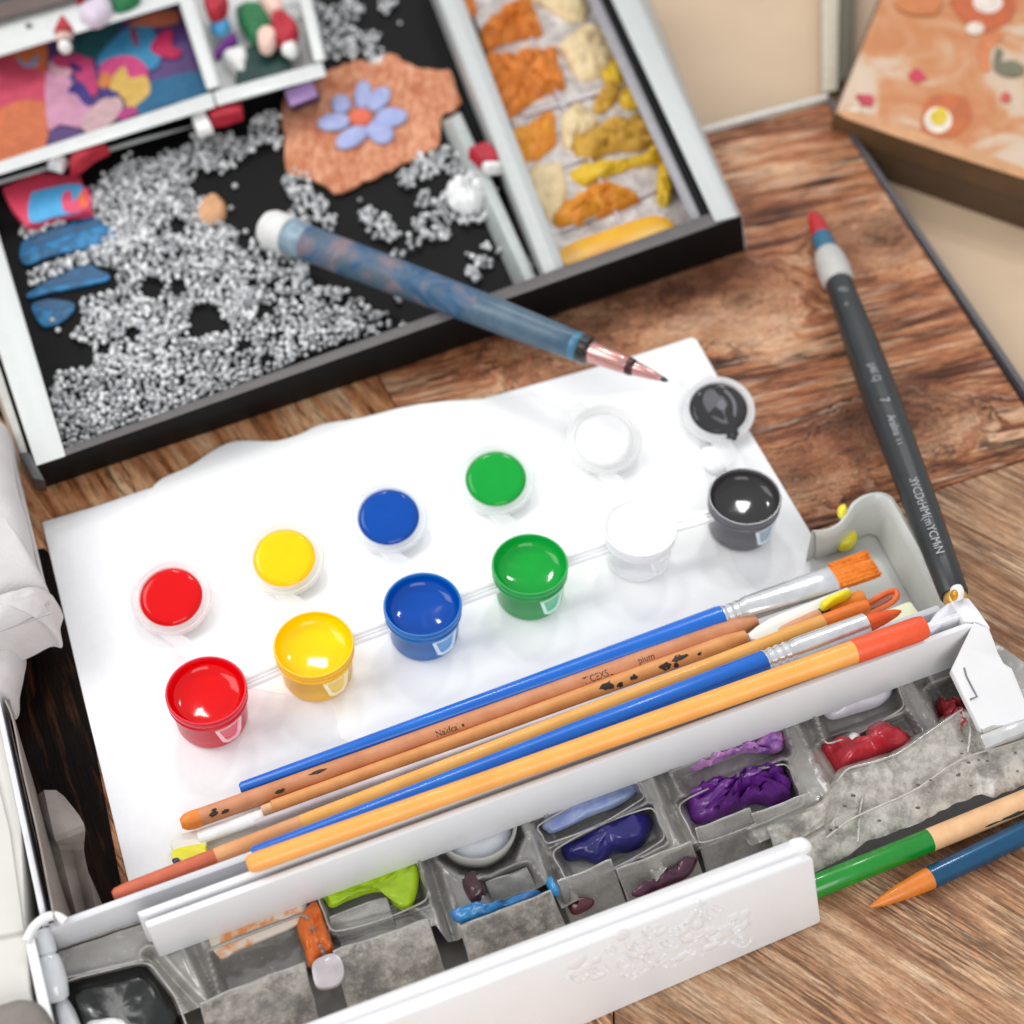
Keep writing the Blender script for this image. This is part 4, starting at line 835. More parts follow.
# front rail with its narrow back strip
v, f = beam([(RZ, (144, 921), (966, 622)), (RZ, (147, 928), (978, 624)), (.014, (160, 958), (953, 668)), (.014, (157, 953), (950, 664))], .0007); link('rail', v, f, WP, case)
v, f = beam([(RZ - .0004, (136, 912), (958, 611)), (RZ - .0004, (141, 917), (962, 616)), (.02, (150, 943), (960, 645)), (.02, (146, 938), (956, 642))], .0006); link('rail_strip', v, f, WP, case)
# end plate on the right
e0, e1, e2 = P(978, 622, .0406), P(982, 733, .0160), P(1030, 716, .0180); en = (e1 - e0).cross(e2 - e0).normalized()
def onplate(px, py, lift=0.):
    d = FWD + RT * ((px - 512) / F) + UPV * ((512 - py) / F); return CAM + d * ((e0 - CAM).dot(en) / d.dot(en)) + Vector((0, 0, lift))
EP = [onplate(x, y) for x, y in [(951, 669), (962, 646), (974, 622), (989, 628), (994, 640), (998, 652), (1004, 663), (1012, 668), (1022, 692), (1031, 716), (982, 733), (974, 716), (964, 696)]]
v, f = solid(EP, .003, .0005); link('end_plate', v, f, WP, case)
ez = lambda x, y: .0402 - .0275 * max(0, min(1, (y - 627) / 97.))
lk = [onplate(x, y, .0002) for x, y in [(964, 668), (966, 676), (972, 688), (977, 697), (970, 700)]]
v, f = tube(lk, .00035); link('latch_line', v, f, M('line_grey', '#77777c', .5), case)
plate('side_wall', [(951, 602), (957, 597), (969, 598), (978, 609), (990, 627), (978, 622), (964, 621)], .0402, .02, WP, case, .0006)
plate('clip', [(925, 628), (936, 612), (947, 603), (957, 599), (960, 607), (953, 616), (932, 632)], .0395, .012, M('clip_lilac', '#cfced6', .35), case, .0008)
plate('dark_slot', [(925, 640), (975, 622), (966, 632), (930, 646)], .030, .002, M('slot_black', '#1b1b1d', .5), case)
lump('clip_pin', [(950, 590), (956, 586), (962, 588), (964, 596), (956, 600)], .042, .003, M('pin_white', '#ecebe8', .25, coat=.6), case, amp=.15)
lump('clip_gold', [(950, 594), (955, 591), (958, 597), (953, 600)], .0435, .0025, M('pin_gold', '#d89a28', .3, metal=.5), case, amp=.15)
# back wall
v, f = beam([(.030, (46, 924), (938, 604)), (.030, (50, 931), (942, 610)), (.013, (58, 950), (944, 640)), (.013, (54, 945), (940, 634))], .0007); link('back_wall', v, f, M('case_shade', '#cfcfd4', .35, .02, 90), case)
v, f = beam([(.013, (54, 945), (940, 634)), (.013, (58, 950), (944, 640)), (.0, (64, 968), (950, 668)), (.0, (60, 962), (946, 662))], 0); link('back_skirt', v, f, dusty('dust_back', '#7a7068', '#a59a90', '#c2bbb2', s=60), case)
# brush tray
fl_ = [(812, 548), (838, 534), (856, 524), (872, 521), (884, 528), (935, 622), (870, 668), (800, 690)]
plate('tray_floor', fl_, .0042, .002, TRG, case)
path_o = [P(x, y, .022) for x, y in [(812, 530), (826, 529), (838, 523), (846, 512), (853, 502), (864, 495), (878, 492), (889, 495), (897, 504), (930, 560), (962, 612)]]
path_i = [P(x, y, .021) for x, y in [(816, 536), (830, 535), (842, 529), (851, 519), (858, 509), (866, 503), (877, 500), (885, 503), (891, 510), (922, 565), (950, 617)]]
path_b = [P(x, y, .005) for x, y in [(816, 560), (832, 554), (844, 546), (854, 540), (862, 536), (868, 534), (874, 535), (878, 538), (882, 546), (905, 588), (934, 640)]]
path_ob = [Vector((p.x, p.y, .0008)) for p in path_o]
path_o, path_i, path_b, path_ob = [crom(p, 4, False) for p in (path_o, path_i, path_b, path_ob)]
v, f = surf([path_b, [a.lerp(b, .82) for a, b in zip(path_b, path_i)], path_i, [(a + b) / 2 + Vector((0, 0, .0011)) for a, b in zip(path_i, path_o)], path_o, path_ob])
link('tray_wall', v, f, TRG, case, ang=60)
yl = M('paint_lemon', '#e6da1a', .3, coat=.5)
e = lump('paint_dab', [(835, 527), (843, 524), (848, 532), (855, 533), (857, 540), (850, 548), (840, 549), (836, 541)], .008, .004, yl, None, 'lemon yellow paint dab on the inner wall of the grey brush tray', 'paint', amp=.2)
lump('paint_dab', [(838, 508), (845, 505), (847, 512), (842, 518), (838, 515)], .0215, .002, yl, None, 'small lemon yellow paint dab on the rim of the grey brush tray', 'paint', amp=.2)
# front panel
fp = []
rows = [(.0005, (214, 1120), (797, 898)), (.037, (196, 1067), (790, 842)), (.037, (213, 1088), (814, 857)), (.0003, (232, 1178), (822, 923))]
v, f = beam(rows, .0012); panel = link('front_panel', v, f, WP, case)
v, f = beam([(.0368, (198, 1064), (792, 839)), (.0385, (199, 1066), (806, 842)), (.0385, (202, 1072), (808, 848)), (.0368, (204, 1076), (810, 850))], .0006); link('panel_lip', v, f, WP, case)
lump('corner_bead', [(788, 842), (800, 838), (809, 842), (812, 849), (804, 854), (794, 850)], .0375, .0025, WP, panel, amp=.05)
# embossed ornament on the panel
pa, pb, pc = P(213, 1088, .037), P(814, 857, .037), P(822, 923, .0003)
pn = (pb - pa).cross(pc - pb).normalized(); pn = pn if pn.dot(CAM - pb) > 0 else -pn
def onpanel(px, py, lift=0.):
    d = FWD + RT * ((px - 512) / F) + UPV * ((512 - py) / F); q = CAM + d * ((pb - CAM).dot(pn) / d.dot(pn)); return q + pn * lift
mb = MB(); ro = random.Random(5)
def swirl(cx, cy, r0, turns, r1, a0=0, th=.0007):
    pts = [onpanel(cx + (r0 + (r1 - r0) * k / 26) * math.cos(a0 + turns * 6.283 * k / 26), cy + (r0 + (r1 - r0) * k / 26) * .8 * math.sin(a0 + turns * 6.283 * k / 26), .0001) for k in range(27)]
    v, f = tube(pts, [th * (1 - .5 * k / 26) for k in range(27)], 6); mb.add(v, f)
for cx, cy, r0 in [(578, 975, 11), (600, 968, 9), (622, 962, 13), (640, 945, 12), (632, 975, 9), (655, 955, 14), (672, 940, 12), (668, 962, 10), (690, 928, 14), (694, 950, 11), (712, 912, 12), (716, 935, 15), (738, 925, 13), (742, 940, 9), (700, 908, 8), (648, 930, 8), (610, 950, 7)]:
    swirl(cx, cy, r0, ro.choice((-1, 1)) * ro.uniform(1.1, 1.7), r0 * .2, ro.uniform(0, 6), .00045)
    for k in range(5):
        a = ro.uniform(0, 6.28); q = onpanel(cx + r0 * ro.uniform(.2, 1.1) * math.cos(a), cy + r0 * ro.uniform(.2, .9) * math.sin(a), 0)
        v, f = ball(q, ro.uniform(.0005, .0012), (1, 1, .6)); mb.add(v, f)
pu = (pb - pa).normalized(); pv = pn.cross(pu)
for k in range(46):
    u_ = ro.random(); cx, cy = 572 + 178 * u_ + ro.uniform(-6, 6), 972 - 50 * u_ + ro.uniform(-17, 17) * (.5 + .9 * math.sin(math.pi * min(1, u_ * 1.05)))
    q = onpanel(cx, cy, 0); ra_, rb_, rc_ = ro.uniform(.0018, .0042), ro.uniform(.0014, .0030), ro.uniform(.0003, .0006); an = ro.uniform(0, 3.1); e1_ = pu * math.cos(an) + pv * math.sin(an); e2_ = pn.cross(e1_)
    mb.add([q + (e1_ * x.x * ra_ + e2_ * x.y * rb_ + pn * x.z * rc_) / BR for x in iv], if_)
mb.build('embossed_ornament', WP, panel, ang=80)
# left corner hinge and wall
v, f = beam([(.034, (24, 938), (50, 1062)), (.034, (34, 934), (62, 1056)), (.004, (40, 952), (66, 1075)), (.004, (30, 956), (54, 1080))], .001); link('side_wall', v, f, WP, case)
pts = crom([P(x, y, .0345) for x, y in [(26, 942), (33, 928), (45, 918), (56, 916), (66, 922)]], 5, False); v, f = tube(pts, .0016); link('corner_loop', v, f, WP, case, ang=80)
HG = M('hinge_grey', '#b9bcc0', .18, coat=.7, hex2='#cfd0d2', scale=60)
r = Rod((42, 928), .030, (58, 1002), .020)
hb = r.part('hinge_pin', [(0, 5), (.02, 9), (.33, 10), (.36, 8), (.40, 11), (.55, 13), (.75, 14), (.95, 12), (1, 8)], HG, case)
lump('hinge_knuckle', [(56, 1004), (64, 996), (76, 1012), (82, 1034), (66, 1040), (58, 1022)], .014, .006, HG, case, amp=.08)

# palette: one moulded sheet of wells
BK = lambda s_: (58 + (992 - 58) * s_, 952 + (640 - 952) * s_)
FR = lambda s_: (44 + (1070 - 44) * s_, 1072 + (690 - 1072) * s_)
WELLS = [([(64, 985), (146, 966), (172, 1000), (190, 1046), (84, 1070)], .009), ([(214, 955), (300, 922), (322, 965), (228, 1002)], .008), ([(330, 937), (406, 908), (425, 925), (346, 958)], .006), ([(322, 893), (412, 862), (424, 900), (336, 930)], .007),
 (ell(476, 836, 44, 36), .008), ([(484, 884), (526, 868), (540, 886), (496, 907)], .005), ([(541, 824), (632, 784), (640, 800), (552, 842)], .007), ([(556, 850), (648, 809), (661, 840), (574, 882)], .009),
 ([(678, 776), (780, 734), (786, 752), (690, 792)], .006), ([(682, 803), (782, 765), (797, 800), (702, 842)], .009), ([(820, 712), (892, 684), (900, 708), (830, 742)], .008), ([(824, 746), (905, 716), (926, 748), (850, 790)], .008), ([(932, 690), (962, 678), (988, 730), (954, 744)], .008),
 ([(578, 890), (640, 864), (652, 884), (590, 912)], .004), ([(668, 862), (742, 830), (758, 850), (690, 880)], .004)]
RIDGE = [((190, 940), (232, 1030)), ((312, 896), (346, 985)), ((428, 856), (456, 948)), ((534, 812), (566, 900)), ((656, 764), (700, 870)), ((800, 710), (846, 800)), ((916, 672), (958, 745)), ((150, 955), (200, 1010))]
FT = [(40, 1070), (120, 1035), (196, 1005), (250, 985), (300, 966), (360, 946), (436, 921), (448, 938), (458, 936), (500, 905), (548, 879), (562, 905), (600, 884), (640, 866), (652, 884), (668, 862), (700, 846), (740, 830), (752, 842), (790, 826), (826, 800), (836, 782), (860, 768), (900, 750), (940, 728), (962, 705), (978, 730), (1000, 722), (1030, 708), (1075, 688)]
NS, NTT = 520, 120
ss, tt2 = np.meshgrid(np.linspace(0, 1, NS), np.linspace(0, 1, NTT), indexing='ij')
bx_, by_ = 58 + 934 * ss, 952 - 312 * ss; fx_ = 44 + 1026 * ss; fy_ = np.interp(fx_, [q[0] for q in FT], [q[1] for q in FT]) + 4
X = bx_ + (fx_ - bx_) * tt2; Y = by_ + (fy_ - by_) * tt2
def sd(poly):
    d = np.full(X.shape, 1e9); ins = np.zeros(X.shape, bool); n = len(poly)
    for i in range(n):
        (x0, y0), (x1, y1) = poly[i], poly[(i + 1) % n]
        ex, ey2 = x1 - x0, y1 - y0; tq = np.clip(((X - x0) * ex + (Y - y0) * ey2) / (ex * ex + ey2 * ey2), 0, 1)
        d = np.minimum(d, np.hypot(X - x0 - ex * tq, Y - y0 - ey2 * tq))
        c = ((y0 > Y) != (y1 > Y)) & (X < ex * (Y - y0) / (ey2 + 1e-9) + x0); ins ^= c
    return np.where(ins, -d, d)
Z = np.full(X.shape, .0135)
for (a, b) in RIDGE:
    ex, ey2 = b[0] - a[0], b[1] - a[1]; tq = np.clip(((X - a[0]) * ex + (Y - a[1]) * ey2) / (ex * ex + ey2 * ey2), 0, 1)
    d = np.hypot(X - a[0] - ex * tq, Y - a[1] - ey2 * tq); Z -= .004 * np.exp(-(d / 5.) ** 2); Z += .0015 * np.exp(-((d - 10) / 3.) ** 2)
for poly, dep in WELLS:
    d = sd(poly); sm = np.clip((6 - d) / 9., 0, 1); sm = sm * sm * (3 - 2 * sm); Z -= dep * sm; Z += .0016 * np.exp(-((d - 7) / 2.5) ** 2)
v = []
for i in range(NS):
    for j in range(NTT):
        q = P(X[i, j], Y[i, j], Z[i, j]); v.append(q + Vector((0, 0, .0005 * noise.fractal(q * 90, .8, 2, 3))))
f = [[i * NTT + j, i * NTT + j + 1, (i + 1) * NTT + j + 1, (i + 1) * NTT + j] for i in range(NS - 1) for j in range(NTT - 1)]
t = NT('palette_grey'); o_ = t.obj()
n1 = t.noise(o_, 35, 3, .5); n2 = t.noise(o_, 260, 5, .7)
col = t.mix(t.ramp(n2, [(.56, 0.), (.7, .5)]), t.ramp(n1, [(.35, '#83807c'), (.5, '#95928d'), (.65, '#a6a39e')]), '#cbc7c1')
b_ = t.bsdf(Base_Color=col, Roughness=.22, Coat_Weight=.9, Coat_Roughness=.08, Specular_IOR_Level=.6); t.l(t.bump(n1, .2, .001), b_.inputs['Normal']); t.l(b_.outputs[0], t.out.inputs[0])
link('palette', v, f, t.m, case, ang=80)
# dusty upright front wall of the palette
def pl(path, n):
    out = []; L = [0]
    for a, b in zip(path[:-1], path[1:]): L.append(L[-1] + math.hypot(b[0] - a[0], b[1] - a[1]))
    for k in range(n):
        s_ = L[-1] * k / (n - 1); i = max(j for j in range(len(L)) if L[j] <= s_ + 1e-9); i = min(i, len(path) - 2)
        u = (s_ - L[i]) / (L[i + 1] - L[i]); out.append((path[i][0] + (path[i + 1][0] - path[i][0]) * u, path[i][1] + (path[i + 1][1] - path[i][1]) * u))
    return out
FTR = [(770, 830), (800, 818), (822, 804), (836, 784), (848, 770), (870, 764), (892, 757), (905, 750), (925, 736), (945, 722), (962, 710), (970, 714), (982, 730), (1000, 722), (1030, 708), (1075, 688)]
FTd = pl(FTR, 150); rows = []
for dx, dy, z in [(-3, -6, .011), (-1, -2, .0165), (0, 0, .0172), (2, 4, .0165), (4, 20, .0125), (7, 32, .0104), (10, 40, .0108), (12, 58, .006), (15, 84, .0012)]:
    rows.append([P(x + dx + 3 * noise.noise(Vector((x * .05, z * 300, 0))), (y * .35 + .65 * (1072 - (x - 44) * .372) + dy if dy > 30 else y + dy) + (3 * noise.noise(Vector((x * .08, 0, 7))) if dy > 60 else 0), z) + Vector((0, 0, .0006 * noise.noise(Vector((x * .09, dy * .1, 3))))) for x, y in FTd])
v, f = thick(*surf(rows), .001)
def dusty_clear(name, a, b, c, s_, op, hi_=.95, dist_=.6):
    m_ = dusty(name, a, b, c, .22, s_, .6, dist_, (.36, .48, .62)); t_ = m_.node_tree; bs = [q for q in t_.nodes if q.type == 'BSDF_PRINCIPLED'][0]
    tx = t_.nodes.new('ShaderNodeTexCoord'); nz_ = t_.nodes.new('ShaderNodeTexNoise'); nz_.inputs['Scale'].default_value = s_ * 1.5; nz_.inputs['Detail'].default_value = 6; nz_.inputs['Roughness'].default_value = .7
    rp = t_.nodes.new('ShaderNodeMapRange'); rp.inputs[1].default_value = .38; rp.inputs[2].default_value = .58; rp.inputs[3].default_value = op; rp.inputs[4].default_value = hi_
    t_.links.new(tx.outputs['Object'], nz_.inputs['Vector']); t_.links.new(nz_.outputs['Fac'], rp.inputs[0]); t_.links.new(rp.outputs[0], bs.inputs['Alpha']); return m_
DCL = dusty_clear('clear_dusty', '#8d8982', '#b2aca3', '#cec8bf', 85, .25, .9, 1.)
DWL = dusty_clear('wall_dusty', '#8c877f', '#b3ada4', '#c6c0b6', 80, .40, .95, .8)
CLR = dusty_clear('clear_clean', '#a5a29b', '#b3b0a9', '#c2bfb8', 45, .30, .50)
RIMC = M('clear_rim', '#bdbab5', .15, coat=.8, hex2='#8f8c88', scale=130)
link('palette_wall', v, f, DWL, case, ang=60)
def rimtube(px, z, r=.0005, closed=False, n=4, m_=RIMC):
    q = crom([P(x, y, z) for x, y in px], n, closed)
    if closed: q = q + [q[0]]
    v, f = tube(q, r, 6); link('rim', v, f, m_, case, ang=80)
rimtube([(x, y - 1) for x, y in FTR[3:11]], .0176, .0005)
rimtube([(826, 838), (850, 820), (880, 806), (915, 790), (950, 766), (975, 754), (1010, 744), (1050, 730)], .0121, .0004, m_=M('crease', '#b4aea5', .3, coat=.3))
rimtube([(868, 764), (864, 790), (860, 812), (858, 842)], .0112, .0005); rimtube([(966, 712), (970, 730), (968, 752)], .0150, .0005)
mb = MB(); rs = random.Random(12)
for k in range(42):
    x_ = rs.uniform(825, 1020); y_ = 838 - (x_ - 825) * .36 + rs.uniform(-62, 6); q = P(x_, y_, .0125 - .006 * max(0, rs.uniform(-.3, 1)))
    v, f = ball(q, rs.uniform(.0002, .0006), (1.6, 1, .5)); mb.add(v, f)
mb.build('speck', M('speck_dark', '#57524c', .6), case, ang=80)
def panel_px(tl, tr, br, bl, m_=DCL, zt_=.0178, zb_=.003):
    a, b, c_, d_ = P(*tl, zt_), P(*tr, zt_), P(*br, zb_), P(*bl, zb_); N1, N2 = 14, 7; g = []
    for i in range(N2 + 1):
        u = i / N2; row = []
        for j in range(N1 + 1):
            w_ = j / N1; q = a.lerp(b, w_).lerp(d_.lerp(c_, w_), u)
            row.append(q + Vector((0, .0007, 0)) * noise.noise(q * 120) + Vector((0, 0, .0006 * noise.noise(q * 150))) * (1 if i == 0 else 0))
        g.append(row)
    v, f = thick(*surf(g), .0009); link('well_panel', v, f, m_, case, ang=60)
    e_ = [g[i][0] for i in range(N2, -1, -1)] + g[0][1:] + [g[i][N1] for i in range(1, N2 + 1)]
    v, f = tube(e_, .00042, 6); link('rim', v, f, RIMC, case, ang=80)
for tl, tr, br, bl in [((201, 1003), (304, 963), (318, 1020), (214, 1062)), ((334, 951), (427, 920), (446, 976), (350, 1012)), ((460, 926), (550, 892), (570, 938), (474, 974))]: panel_px(tl, tr, br, bl)
for tl, tr, br, bl in [((558, 881), (610, 860), (626, 905), (572, 928)), ((617, 870), (690, 842), (704, 880), (632, 908)), ((696, 828), (749, 809), (768, 850), (708, 876)), ((752, 814), (818, 790), (830, 822), (768, 850))]: panel_px(tl, tr, br, bl, CLR)
panel_px((330, 918), (386, 898), (396, 928), (336, 940), CLR, .013, .007); panel_px((486, 883), (526, 868), (538, 892), (494, 908), CLR, .013, .007)
for poly, dep in WELLS:
    if dep < .007 or len(poly) > 6 or poly[0] in ((824, 746), (932, 690), (214, 955)): continue
    cx_ = sum(q[0] for q in poly) / len(poly); cy_ = sum(q[1] for q in poly) / len(poly)
    rp_ = []
    for i in range(len(poly)):
        a, b = poly[i], poly[(i + 1) % len(poly)]
        for u in (.12, .5, .88): x_, y_ = a[0] + (b[0] - a[0]) * u, a[1] + (b[1] - a[1]) * u; L_ = math.hypot(x_ - cx_, y_ - cy_); rp_.append((x_ + (x_ - cx_) / L_ * 5, y_ + (y_ - cy_) / L_ * 5))
    rimtube(rp_, .0143, .00036, True, 3)
plate('palette_base', [(56, 960), (990, 640), (1060, 700), (830, 850), (640, 925), (480, 985), (50, 1150)], .0012, .001, M('base_dark', '#6e6a65', .4, coat=.4), case)
plate('base_strip', [(560, 985), (700, 922), (800, 880), (850, 855), (880, 830), (940, 806), (1024, 782), (1090, 760), (1090, 776), (1024, 797), (940, 824), (860, 856), (820, 875), (700, 930), (560, 995)], .0035, .0033, M('base_black', '#2b2826', .6), case)
plate('end_ledge', [(980, 735), (1024, 717), (1080, 699), (1080, 714), (1024, 732), (986, 748)], .0170, .002, M('ledge_grey', '#b4b5b4', .3, coat=.3), case, .0005)

# paints in the wells
def paint(px, z, h, hexc, lb, hex2=None, nm=None, rough=.22, **kw):
    return lump('paint_blob', px, z, h, M('well_' + hexc + (hex2 or ''), hexc, rough, hex2=hex2, scale=130, coat=.25, bump=.15, bscale=500), None, lb, 'paint', 'paints left in the palette wells', **kw)
paint([(66, 988), (100, 976), (144, 968), (168, 996), (184, 1044), (130, 1060), (84, 1066), (74, 1020)], .0075, .003, '#151716', 'wide pool of black paint in the leftmost well of the palette', amp=.5, freq=70, k=8)
paint([(86, 1024), (120, 1020), (132, 1026), (160, 1028), (166, 1040), (100, 1046)], .011, .004, '#e4e4e4', 'white paint dab at the front edge of the black paint pool', amp=.3)
tag(plate('paint_film', [(208, 938), (226, 926), (262, 912), (300, 896), (305, 908), (300, 922), (270, 936), (236, 950), (220, 958)], .0142, .0012, M('film_orange', '#d98a44', .3, hex2='#d8cabb', scale=150, coat=.4, bump=.3, lo=.38, hi=.52), None, .0003, smooth_n=2), 'broad pale orange stained film under the rail at the left', 'paint', 'paints left in the palette wells')
paint([(297, 926), (308, 908), (318, 904), (326, 926), (334, 950), (324, 958), (311, 968), (304, 950)], .0125, .003, '#e2701a', 'bright orange paint wedge on the ridge between two wells', hex2='#cc5c10', amp=.5, freq=180, ridge=True, k=6)
tag(plate('plastic_tab', [(312, 964), (322, 956), (334, 953), (342, 960), (344, 974), (338, 984), (324, 988), (315, 984)], .0178, .0016, M('tab_lilac', '#a8a0a3', .3, coat=.5, hex2='#bcb5b8', scale=120), None, .0004, smooth_n=3), 'flat pale lilac plastic tab below the orange wedge', 'plastic tab')
paint([(322, 892), (350, 880), (400, 862), (416, 860), (419, 880), (413, 904), (404, 910), (393, 904), (386, 893), (372, 892), (350, 899), (332, 907), (325, 900)], .0118, .0026, '#aed01c', 'lime green paint in a well under the white rail', hex2='#a2c41a', amp=.45, freq=220, k=14)
pot = thing('water_cup', 'small round cup of greyish white paint under the white rail', 'cup', P(476, 836, .004))
cr = 42 * S(476, 836, .012); cc = P(476, 838, .0045)
v, f = lathe([(cr * .8, 0), (cr * .95, .004), (cr, .0105), (cr * .97, .0112), (cr * .92, .0105), (cr * .84, .004)], Matrix.Translation(cc), 48); link('cup', v, f, M('cup_clear', '#b4b2ac', .15, coat=.8, hex2='#c8c6c0', scale=50), pot)
v, f = lathe([(cr * .86, .0062), (cr * .8, .0075), (cr * .4, .0084), (.0004, .0086)], Matrix.Translation(cc), 48); link('paint', v, f, M('cup_paint', '#d5d8dd', .25, coat=.8, hex2='#c4c8d0', scale=80), pot, ang=80)
paint([(462, 880), (474, 872), (484, 884), (486, 900), (474, 908), (464, 896)], .0115, .005, '#3c2228', 'dark maroon paint lump between the white cup and the blue smear', hex2='#4a2a30', amp=.25)
paint([(450, 912), (466, 908), (482, 914), (504, 902), (530, 894), (541, 892), (530, 902), (500, 912), (476, 920), (458, 922)], .0155, .003, '#1b7fb8', 'bright blue paint smear along the palette wall below the maroon lump', hex2='#3a5fa0', amp=.6, freq=260)
paint([(546, 882), (551, 876), (556, 884), (560, 894), (552, 894)], .0165, .002, '#2a86c0', 'tiny sky blue paint daub on the peak of the palette wall', amp=.3)
paint([(544, 822), (580, 800), (630, 780), (636, 792), (616, 806), (590, 816), (556, 832), (546, 830)], .0090, .0022, '#8c9ad2', 'pale periwinkle paint pool under the rail above the indigo', hex2='#a9bbdc', amp=.5, freq=80, k=8)
paint([(562, 842), (584, 834), (610, 826), (632, 812), (646, 812), (652, 826), (644, 842), (630, 850), (614, 852), (600, 862), (582, 858), (566, 858)], .0068, .006, '#29237c', 'glossy indigo paint in the deep well below the periwinkle pool', hex2='#1f1c66', amp=.55, freq=80)
paint([(680, 764), (700, 752), (740, 742), (776, 730), (784, 742), (776, 752), (740, 752), (712, 764), (690, 770)], .0105, .004, '#d898d4', 'crumbly pink lilac paint under the rail', hex2='#8450a0', rough=.4, amp=1.1, freq=420)
paint([(686, 802), (698, 790), (716, 786), (728, 790), (752, 774), (774, 768), (788, 778), (792, 796), (774, 804), (752, 802), (726, 816), (704, 822), (692, 818)], .0070, .0075, '#5a1c78', 'thick wrinkled purple paint in the well below the pink lilac crumbs', hex2='#742c94', amp=.7, freq=190, ridge=True)
paint([(568, 904), (578, 898), (594, 900), (590, 908), (574, 914)], .0105, .003, '#5c2430', 'dark red paint smear by the panel below the indigo well', amp=.3)
paint([(632, 892), (656, 880), (680, 866), (694, 852), (698, 858), (688, 876), (660, 888), (640, 896)], .0115, .003, '#54203c', 'plum paint smear along the front panel below the purple well', hex2='#3c1830', amp=.5, freq=200)
paint([(822, 746), (840, 752), (858, 746), (868, 732), (884, 726), (902, 730), (913, 740), (908, 752), (890, 756), (870, 762), (850, 772), (836, 770), (826, 758)], .0090, .0075, '#b41c2c', 'glossy red paint in the well under the white paint', hex2='#a01424', amp=.6, freq=85)
paint([(846, 740), (852, 735), (860, 738), (858, 746), (850, 748)], .0125, .004, '#e8e6e6', 'small white paint pearl on the edge of the red paint', amp=.1)
paint([(824, 708), (850, 694), (884, 686), (892, 692), (880, 704), (856, 712), (832, 718)], .0085, .0045, '#d8d2dc', 'lilac white paint pool under the right end of the rail', amp=.3)
paint([(936, 700), (946, 704), (962, 708), (972, 732), (950, 738), (942, 722)], .0085, .005, '#981826', 'crumbly crimson paint in the rightmost well', hex2='#6c101c', amp=.9, freq=220, ridge=True)

# ------------------------------------------------------------------ left edge: cloth, sleeve, storage box, wood plank with painted shade
DW = wood('wood_shaded', math.radians(-68), [(.3, '#060302'), (.5, '#0f0805'), (.7, '#24140c')], '#030201', seed=31., light='#46291a', spec=.05, streak=1.)  # dark wood; the deep shade of the gap is put into its colours
e = tag(plate('shaded_plank', [(-60, 560), (44, 548), (58, 560), (84, 690), (120, 880), (132, 925), (90, 940), (40, 990), (-60, 990)], .0018, .0014, DW, None, .0003), 'dark wood strip with deep shade in its colour along the left edge of the paper', 'wood strip')
CLW = M('cotton', '#c9c5c4', .85, .03, 90, bump=.35, bscale=900, spec=.15)
bag = thing('cloth_pouch', 'white cotton pouch with a stitched hem at the left edge beside the paper', 'cloth pouch', P(0, 560, .0))
v, f = blob([(-90, 420), (-20, 424), (6, 432), (14, 448), (20, 480), (32, 530), (44, 580), (52, 606), (20, 618), (-30, 632), (-90, 640)], .022, .020, .10, 40, 12, 3.2, 6); link('body', v, f, CLW, bag, ang=80)
v, f = blob([(-90, 634), (-30, 626), (20, 612), (50, 602), (61, 608), (58, 622), (60, 640), (48, 640), (24, 652), (-10, 664), (-90, 690)], .020, .018, .14, 60, 10, 2.6, 6); link('hem', v, f, CLW, bag, ang=80)
v, f = blob([(-90, 668), (0, 656), (23, 652), (22, 672), (18, 692), (16, 712), (0, 716), (-90, 730)], .014, .014, .14, 60, 10, 2.6, 6); link('neck', v, f, CLW, bag, ang=80)
for px, z in (([(-40, 628), (0, 619), (30, 610), (50, 603)], .031), ([(-40, 640), (0, 631), (30, 620), (52, 613)], .0335), ([(10, 446), (22, 500), (36, 556), (46, 600)], .030)):
    v, f = tube(crom([P(x, y, z) for x, y in px], 6, False), .0004); link('seam', v, f, M('seam_thread', '#a9a5a4', .8), bag)
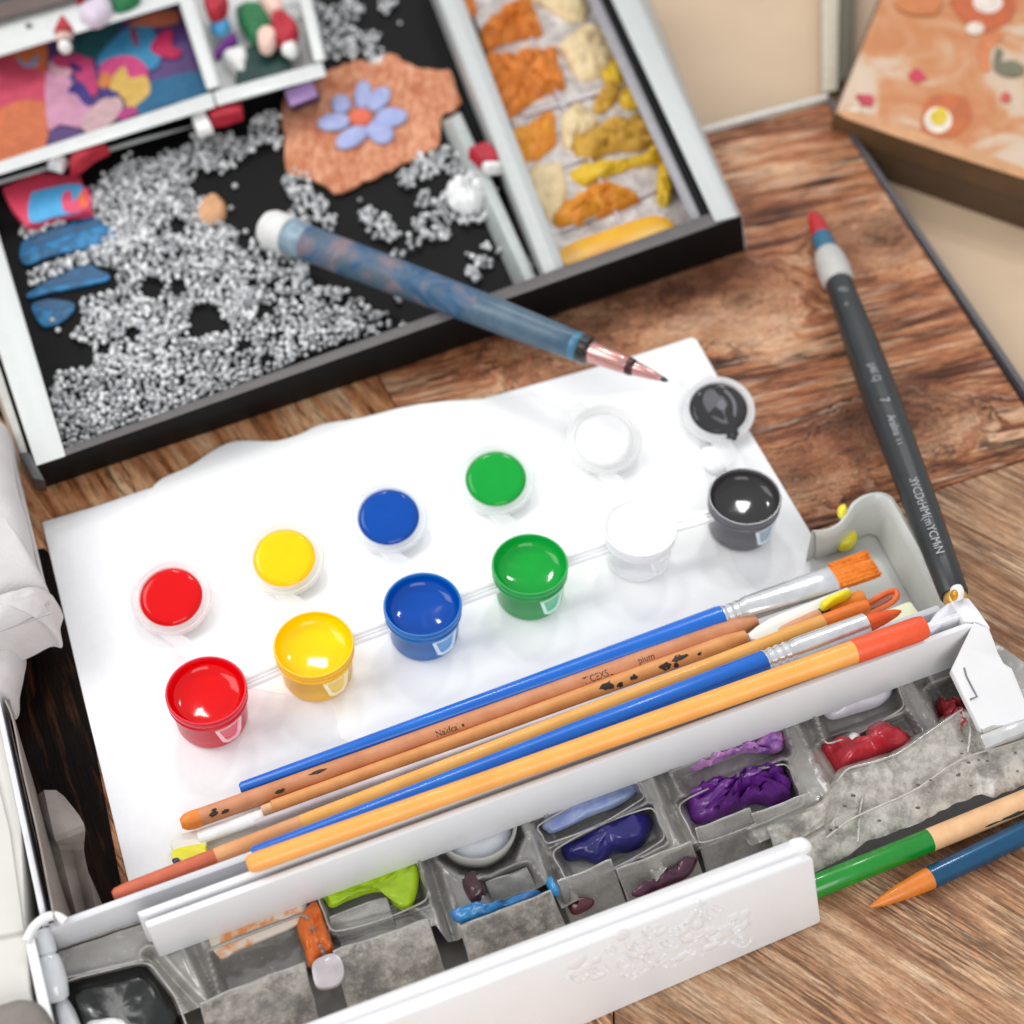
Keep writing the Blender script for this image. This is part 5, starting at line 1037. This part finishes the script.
# translucent grey sleeve
slv = M('sleeve_grey', '#8f8680', .5, .05, 60, hex2='#7d746e', spec=.3)
e = thing('plastic_sleeve', 'crinkled translucent grey plastic sleeve standing in the gap beside the white storage box', 'plastic sleeve', P(50, 880, .002))
def fold(L, zs): return [[P(x, y, z) for (x, y), z in zip(r_, zs_)] for r_, zs_ in zip(L, zs)]
cols = [[(4, 700), (12, 720), (22, 770), (36, 830), (46, 880), (54, 922)], [(8, 700), (16, 730), (30, 780), (44, 830), (56, 880), (66, 922)], [(9, 706), (20, 745), (34, 790), (50, 850), (62, 890), (74, 920)]]
v, f = thick(*surf([crom([P(x, y, z) for x, y in c_], 5, False) for c_, z in zip(cols, (.036, .022, .010))]), .0006); link('side_sheet', v, f, slv, e, ang=80)
cols = [[(36, 796), (40, 820), (50, 850), (60, 890), (68, 922)], [(44, 790), (54, 836), (60, 850), (70, 890), (78, 920)], [(56, 790), (66, 832), (72, 850), (80, 885), (88, 915)], [(64, 796), (84, 824), (84, 850), (90, 880), (96, 910)], [(70, 812), (80, 836), (80, 856), (92, 880), (104, 908)]]
v, f = thick(*surf([crom([P(x, y, z) for (x, y), z in zip(c_, zz)], 4, False) for c_, zz in zip(cols, ((.012, .014, .014, .012, .01), (.020, .024, .016, .018, .015), (.018, .026, .012, .012, .01), (.012, .022, .014, .018, .014), (.006, .006, .005, .005, .004)))]), .0006); link('folded_sheet', v, f, slv, e, ang=24)
# storage box lid at the far left
sb = thing('storage_box', 'cream white storage box lid at the lower left edge beside the paint case', 'box', P(0, 900, 0))
CRM = M('box_cream', '#cdcbc4', .45, .03, 40)
plate('top', [(-120, 690), (-6, 700), (20, 800), (26, 930), (30, 990), (34, 1010), (-20, 1030), (-120, 1060)], .030, .029, CRM, sb, .001)
v, f = beam([(.034, (-8, 690), (42, 925)), (.034, (-2, 690), (48, 922)), (.001, (8, 712), (60, 948)), (.001, (-4, 712), (48, 950))], .0006); link('edge_strip', v, f, M('box_white', '#d4d4d8', .3), sb)
plate('raised_panel', [(-120, 720), (-16, 726), (10, 830), (24, 930), (6, 934), (-120, 960)], .0318, .0022, CRM, sb, .0008)
v, f = blob([(-60, 1030), (0, 1006), (24, 1000), (44, 1008), (60, 1040), (60, 1080), (-60, 1090)], .034, .004, .2, 100, 8, 4); tag(link('rubber_pad', v, f, M('pad_brown', '#6e6760', .6, hex2='#7c756e', scale=120, bump=.3), None, ang=70), 'grey brown rubber pad at the bottom left corner on the storage box', 'pad')

# ------------------------------------------------------------------ render settings
C.render.engine = 'CYCLES'
C.cycles.use_denoising = True
try: C.cycles.denoiser = 'OPENIMAGEDENOISE'
except Exception: pass
C.cycles.max_bounces = 8; C.cycles.transparent_max_bounces = 12; C.cycles.transmission_bounces = 5; C.cycles.caustics_refractive = False; C.cycles.caustics_reflective = False
C.cycles.sample_clamp_indirect = 6
C.view_settings.view_transform = 'Standard'; C.view_settings.look = 'None'; C.view_settings.exposure = 0; C.view_settings.gamma = 1; C.view_settings.use_curve_mapping = False
C.render.film_transparent = False
